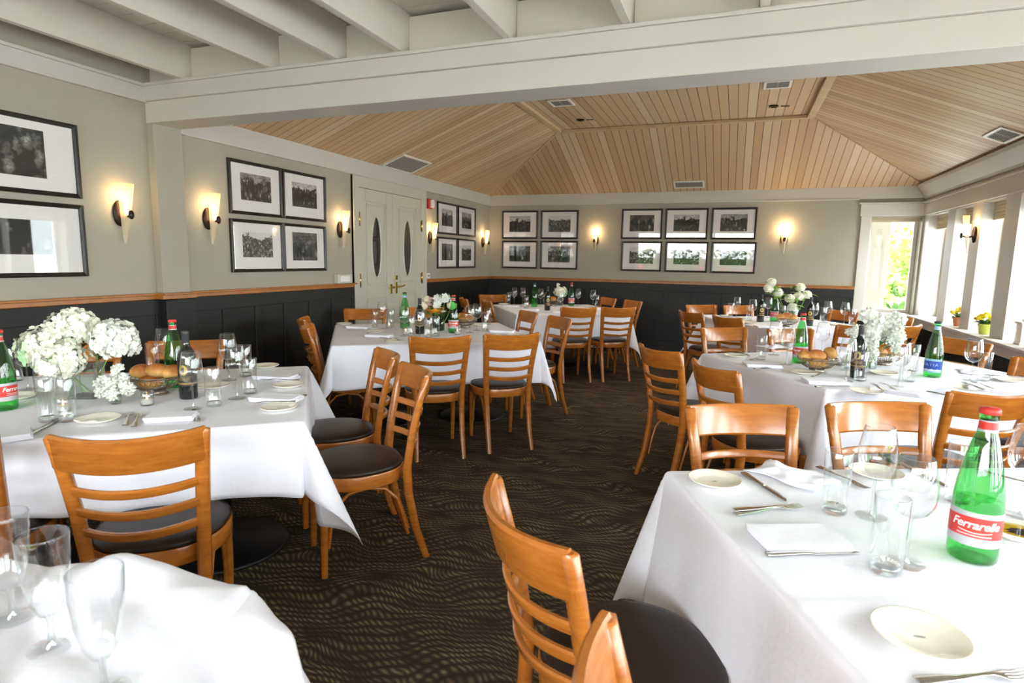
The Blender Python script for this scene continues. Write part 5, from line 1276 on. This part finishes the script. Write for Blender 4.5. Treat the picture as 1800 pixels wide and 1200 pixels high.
fork((1.252, 3.561), (1.169, 3.868), 'fork lying over the plate above the near chair rail, aisle-side one', gf, 0.015)
fork((1.305, 3.613), (1.226, 3.913), 'fork lying over the plate above the near chair rail, window-side one', gf, 0.015)
fork((0.433, 3.690), (0.545, 3.895), 'fork at the foot of the round bread basket', gf)
knife((0.136, 3.837), (0.304, 3.983), 'knife in front of the aisle-side napkin of the blue bottle table', gk)
knife((0.396, 3.390), (0.638, 3.551), 'knife in front of the napkin before the round bread basket', gk)
knife((0.045, 4.567), (0.137, 4.331), 'knife beside the plate at the aisle corner of the blue bottle table', gk)
knife((0.995, 3.496), (1.069, 3.422), 'knife poking out behind the near chair rail', gk)
basket((0.488, 3.927), [(-0.072, -0.02, 0.092, 70, 0.5), (-0.008, -0.022, 0.100, 0, 0.1), (0.066, 0.02, 0.112, 100, 0.9), (-0.03, 0.03, 0.078, 20, 0.0), (0.02, 0.02, 0.060, 50, 0.0), (0.0, -0.045, 0.055, 10, 0.0)], 'round wire bread basket on the blue bottle table', 'bread baskets',
    ('roll leaning at the aisle side of the round basket', 'browned roll in the middle of the round basket', 'pale roll standing up at the window side of the round basket', 'roll deep in the back of the round basket', 'roll buried low in the middle of the round basket', 'roll pressed against the front wires of the round basket'), 'rolls in the round basket')
basket((0.931, 4.405), [(-0.03, -0.03, 0.080, 30, 0.1), (0.03, 0.0, 0.086, 0, 0.2)], 'wire bread basket behind the white stock bouquet', 'bread baskets', ('roll showing below the white stock bouquet', 'roll behind the wine glass next to the white stock'), 'rolls behind the white stock')
vf = (0.803, 4.142); round_vase(vf, 0.040, 0.038, 0.12, 'clear glass vase with many pale stems on the blue bottle table'); fx, fy = vf
gfl = 'white stock bouquet'
for i, (dx, dy, z, r, lb) in enumerate([(-0.035, -0.02, 0.26, 0.068, 'fullest white stock head, next to the dark bottle neck'), (-0.01, 0.02, 0.285, 0.058, 'white stock head at the back of the bouquet'), (0.130, -0.02, 0.275, 0.050, 'white stock head leaning to the window'), (0.09, 0.03, 0.255, 0.050, 'white stock head between the fullest one and the leaning one'),
        (-0.02, -0.05, 0.155, 0.042, 'small white stock head hanging over the vase rim'), (0.105, -0.05, 0.205, 0.044, 'white stock head low on the window side')]):
    flower('stock_stem', lb, gfl, fpos(dx, dy, z), fpos(-dx*0.15, dy*0.1, 0.012), r, 'stock', 1, 101+2*i)
vg = (0.655, 4.049); round_vase(vg, 0.022, 0.020, 0.06, 'tiny vase behind the wine glass next to the round basket'); fx, fy = vg
flower('stock_stem', 'single white stock bloom above the wine glass by the round basket', 'white stock bouquet', fpos(0.03, 0, 0.215), fpos(0, 0, 0.012), 0.040, 'stock', 0, 121)
votive(0.623, 4.253, 'small candle hidden behind the round bread basket', 'votive candles')

# ================================================================== nearest table
gw, gt, gp, gn, gf, gk = ('%s on the nearest table' % s for s in ('wine glasses', 'water glasses', 'bread plates', 'napkins', 'forks', 'knives'))
red_bottle(0.529, 1.521, -108, 'big-looking green bottle with red label and red cap on the nearest table', 'green bottles on the nearest table', 1.05)
wine(0.364, 1.677, 'wine glass farther from the viewer, between two water glasses on the nearest table', gw)
wine(0.384, 1.431, 'wine glass closest to the big red-labelled bottle', gw)
wine(0.734, 1.838, 'wine glass behind the big red-labelled bottle at the picture edge', gw)
tumbler(0.278, 1.671, 'water glass beside the fork tines on the nearest table', gt)
tumbler(0.335, 1.377, 'water glass closest to the viewer, beside the knife tip', gt)
tumbler(0.609, 1.888, 'water glass half hidden behind the big red-labelled bottle', gt)
plate(-0.021, 1.763, 'cream plate at the far aisle corner of the nearest table', gp, 1.0, 30)
plate(0.337, 1.133, 'cream plate closest to the viewer', gp, 1.0, 10)
plate(0.441, 2.028, 'cream plate seen through a wine glass at the far edge of the nearest table', gp)
napkin((0.174, 1.456), 24, 'folded white napkin between the forks and the knife on the nearest table', gn, 0.93)
o = make_rumpled(9); o.location = (*(0.197, 1.912), ZI+0.001); o.rotation_euler = (0, 0, -0.55); tag(o, 'loosely folded napkin beside the slanting knife on the nearest table', 'napkin', 'rumpled napkins')
fork((-0.004, 1.514), (0.228, 1.693), 'fork of the crossed pair on the nearest table, front one', gf)
fork((0.027, 1.557), (0.205, 1.659), 'fork of the crossed pair on the nearest table, rear one', gf, 0.004)
fork((0.289, 2.021), (0.386, 1.885), 'fork behind the wine glasses on the nearest table', gf)
fork((0.311, 1.008), (0.466, 1.085), 'fork at the very bottom of the picture', gf)
fork((0.802, 2.163), (0.843, 2.120), 'fork at the picture edge behind the big red-labelled bottle', gf)
knife((0.053, 1.886), (0.176, 1.683), 'dark-looking knife slanting toward the crossed forks', gk)
knife((0.086, 1.342), (0.312, 1.453), 'bright knife in front of the folded napkin on the nearest table', gk)
knife((0.547, 2.162), (0.608, 2.019), 'knife behind the big red-labelled bottle', gk)
od = thing('dipping_dish', 'white dish of olive oil and dark vinegar beside the big red-labelled bottle', 'dish', (*(0.672, 1.691), ZI))
put('dish', MB().lathe([(0.0, 0.0), (0.04, 0.0), (0.050, 0.004), (0.062, 0.018), (0.060, 0.0195), (0.048, 0.008), (0.04, 0.005), (0.0, 0.005)], 36), M['cream'], od)
put('olive_oil', MB().lathe([(0.0, 0.012), (0.0505, 0.012)], 36), M['oil'], od)
put('vinegar', MB().add([(0.012+0.034*math.cos(2*PI*i/20)*(1+0.2*math.sin(3*i)), -0.006+0.024*math.sin(2*PI*i/20), 0.0124) for i in range(20)], [tuple(range(20))]), M['vinegar'], od)

# ================================================================== crumpled cloth corner
gw = 'tulip glasses on the crumpled cloth'
TG_ = Proto(make_tulip())
def tulip(x, y, l, g):
    d = Vector((x, y, 0))-TG(UG/2, -VG/2); return TG_.at((x, y, ZI+rumple(d.dot(TG.u), d.dot(TG.v))), 0, l, g, (1, 1, 0.9))
tulip(-0.80, 0.51, 'blurred tulip glass closest to the aisle on the crumpled cloth', gw)
tulip(-0.96, 0.54, 'blurred tulip glass in the middle on the crumpled cloth', gw)
tulip(-1.11, 0.57, 'blurred tulip glass at the picture edge above the crumpled cloth', gw)

# ------------------------------------------------------------------ window sill plants
def pot_plant(p, m, flower_m, label, seed, leafy):
    rng = random.Random(seed); t = thing('potted_plant', label, 'potted plant', (p[0], p[1], 0.7722))
    put('pot', MB().lathe([(0.0, 0.0), (0.036, 0.0), (0.040, 0.004), (0.052, 0.078), (0.056, 0.080), (0.056, 0.098), (0.050, 0.098), (0.046, 0.082), (0.0, 0.082)], 24), m, t)
    put('soil', MB().lathe([(0.0, 0.088), (0.048, 0.086)], 20), M['soil'], t)
    lm = MB()
    for q in range(leafy):
        a = rng.uniform(0, 6.28); L = rng.uniform(0.06, 0.12); z = rng.uniform(0.09, 0.15); leaf_mesh(lm, (0.02*math.cos(a), 0.02*math.sin(a), 0.088), (L*math.cos(a), L*math.sin(a), z), 0.020, rng)
    put('foliage', lm, M['leaf'], t)
    fm = MB()
    for q in range(26):
        a = rng.uniform(0, 6.28); rr = rng.uniform(0, 0.085); bloom_head(fm, (rr*math.cos(a), rr*math.sin(a), 0.185-rr*0.6+rng.uniform(-.012, .012)), 0.012, 9, 0.014, rng, 0.7, -0.3, 5)
    put('blossoms', fm, flower_m, t)
    sm = MB()
    for q in range(8):
        a = q*0.8; sm.tube([(0.01*math.cos(a), 0.01*math.sin(a), 0.086), (0.05*math.cos(a), 0.05*math.sin(a), 0.16)], 0.002, 5)
    put('stalks', sm, M['stem'], t)
pot_plant((2.255, 7.58), M['terracotta'], M['yellowpetal'], 'yellow flowering plant in an orange pot on the window sill', 3, 16)
pot_plant((2.235, 6.80), M['greenpot'], M['yellowpetal'], 'leafy yellow flowering plant in a yellow-green pot on the window sill', 8, 34)
wp = thing('white_lantern', 'white square lantern standing on the sill at the picture edge', 'lantern', (2.27, 6.03, 0.7722))
put('body', MB().box((-0.06, -0.06, 0), (0.06, 0.06, 0.02)).box((-0.055, -0.055, 0.02), (-0.045, -0.045, 0.17)).box((0.045, -0.055, 0.02), (0.055, -0.045, 0.17)).box((-0.055, 0.045, 0.02), (-0.045, 0.055, 0.17)).box((0.045, 0.045, 0.02), (0.055, 0.055, 0.17)), M['clearplastic'], wp, 0.003)
put('lid', MB().box((-0.065, -0.065, 0.17), (0.065, 0.065, 0.19)).box((-0.03, -0.03, 0.19), (0.03, 0.03, 0.21)), M['clearplastic'], wp, 0.004); put('frosted_panes', MB().box((-0.048, -0.048, 0.02), (0.048, 0.048, 0.17)), M['wax'], wp)

# ------------------------------------------------------------------ outside
struct('ground', MB().box((-30, -40, -0.5), (40, 60, -0.35)), M['concrete'])
struct('trim_90', MB().box((XR+0.26, -4, 2.35), (XR+0.55, YB+0.75, 2.45)).box((XL, YB+0.24, 2.35), (XR+0.26, YB+0.75, 2.45)), M['trim'])
struct('trim_91', MB().box((1.30, YB+0.45, -0.4), (1.95, YB+0.62, 2.35)), M['trim'], None, 0.005)
def tree(x, y, h, r, seed, label, n=5200, leaf=0.10):
    rng = random.Random(seed); t = thing('leafy_tree', label, 'tree', (x, y, -0.35))
    tm = MB().tube([(0, 0, 0), (0.05, 0, h*0.3), (0.0, 0.05, h*0.62)], [0.16, 0.13, 0.07], 10)
    for q in range(7):
        a = q*0.9; tm.tube([(0.02, 0.02, h*(0.32+0.03*q)), (r*0.55*math.cos(a), r*0.55*math.sin(a), h*(0.5+0.05*q))], [0.06, 0.02], 7)
    put('trunk', tm, M['bark'], t)
    lm = MB(); blobs = [(Vector((rng.uniform(-.75, .75)*r, rng.uniform(-.75, .75)*r, h*rng.uniform(0.28, 0.92))), rng.uniform(0.28, 0.5)*r) for _ in range(26)]
    for q in range(n):
        c, br = blobs[q % len(blobs)]; d = Vector((rng.gauss(0, 1), rng.gauss(0, 1), rng.gauss(0, 1))).normalized(); p = c+d*br*rng.uniform(0.6, 1.0); a = Vector((rng.gauss(0, 1), rng.gauss(0, 1), rng.gauss(0, 0.6))).normalized(); b = a.cross(d).normalized() if abs(a.dot(d)) < 0.95 else Vector((1, 0, 0)); L = leaf*rng.uniform(0.7, 1.3)
        lm.add([p-a*L, p+b*L*0.5, p+a*L, p-b*L*0.5], [(0, 1, 2, 3)])
    put('foliage', lm, M['treeleaf'], t)
tree(4.0, 16.5, 2.5, 1.7, 5, 'bright green leafy tree beyond the corner window', 9000, 0.11)
tree(7.0, 21.0, 3.2, 1.9, 6, 'bright green tree seen through the long row of windows', 5000, 0.13)
def urn(x, y, label):
    t = thing('garden_urn', label, 'urn', (x, y, -0.35)); put('pedestal', MB().box((-0.2, -0.2, 0), (0.2, 0.2, 0.5)).lathe([(0.16, 0.5), (0.09, 0.6), (0.10, 0.68)], 20), M['stone'], t)
    put('bowl', MB().lathe([(0.10, 0.68), (0.26, 0.76), (0.34, 0.92), (0.36, 0.94), (0.32, 0.93), (0.0, 0.86)], 28), M['stone'], t)
    rng = random.Random(2); lm = MB()
    for q in range(60):
        a = rng.uniform(0, 6.28); leaf_mesh(lm, (0.1*math.cos(a), 0.1*math.sin(a), 0.88), (rng.uniform(.15, .36)*math.cos(a), rng.uniform(.15, .36)*math.sin(a), rng.uniform(.9, 1.15)), 0.05, rng)
    put('foliage', lm, M['leaf'], t)
urn(2.75, 12.3, 'grey stone urn on a pedestal outside the corner window')

def hedge(x0, x1, y, h, label, flower_m, seed, n=2600):
    rng = random.Random(seed); t = thing('garden_hedge', label, 'hedge', ((x0+x1)/2, y, -0.35)); w = (x1-x0)/2; lm = MB()
    lm.box((-w, -0.35, 0), (w, 0.35, h*0.85))
    for q in range(n):
        p = Vector((rng.uniform(-w, w), 0.35+rng.uniform(0, 0.25), rng.uniform(0, h))); a = Vector((rng.gauss(0, 1), rng.gauss(0, .5), rng.gauss(0, 1))).normalized(); b = a.orthogonal().normalized(); L = rng.uniform(0.07, 0.14)
        lm.add([p-a*L, p+b*L*0.5, p+a*L, p-b*L*0.5], [(0, 1, 2, 3)])
    put('foliage', lm, M['leaf'], t); fm = MB()
    for q in range(60):
        c = Vector((rng.uniform(-w, w), 0.62, rng.uniform(0.7, h*0.7))); fm.sphere(c, (0.10, 0.08, 0.10), 8, 6)
    put('blossoms', fm, flower_m, t)
M['redpetal'] = mat('red_petal', srgb(206, 50, 70), 0.6)
hedge(-7.0, 5.5, -8.5, 2.25, 'flowering hedge in the garden, mirrored in the picture glass', M['redpetal'], 31)
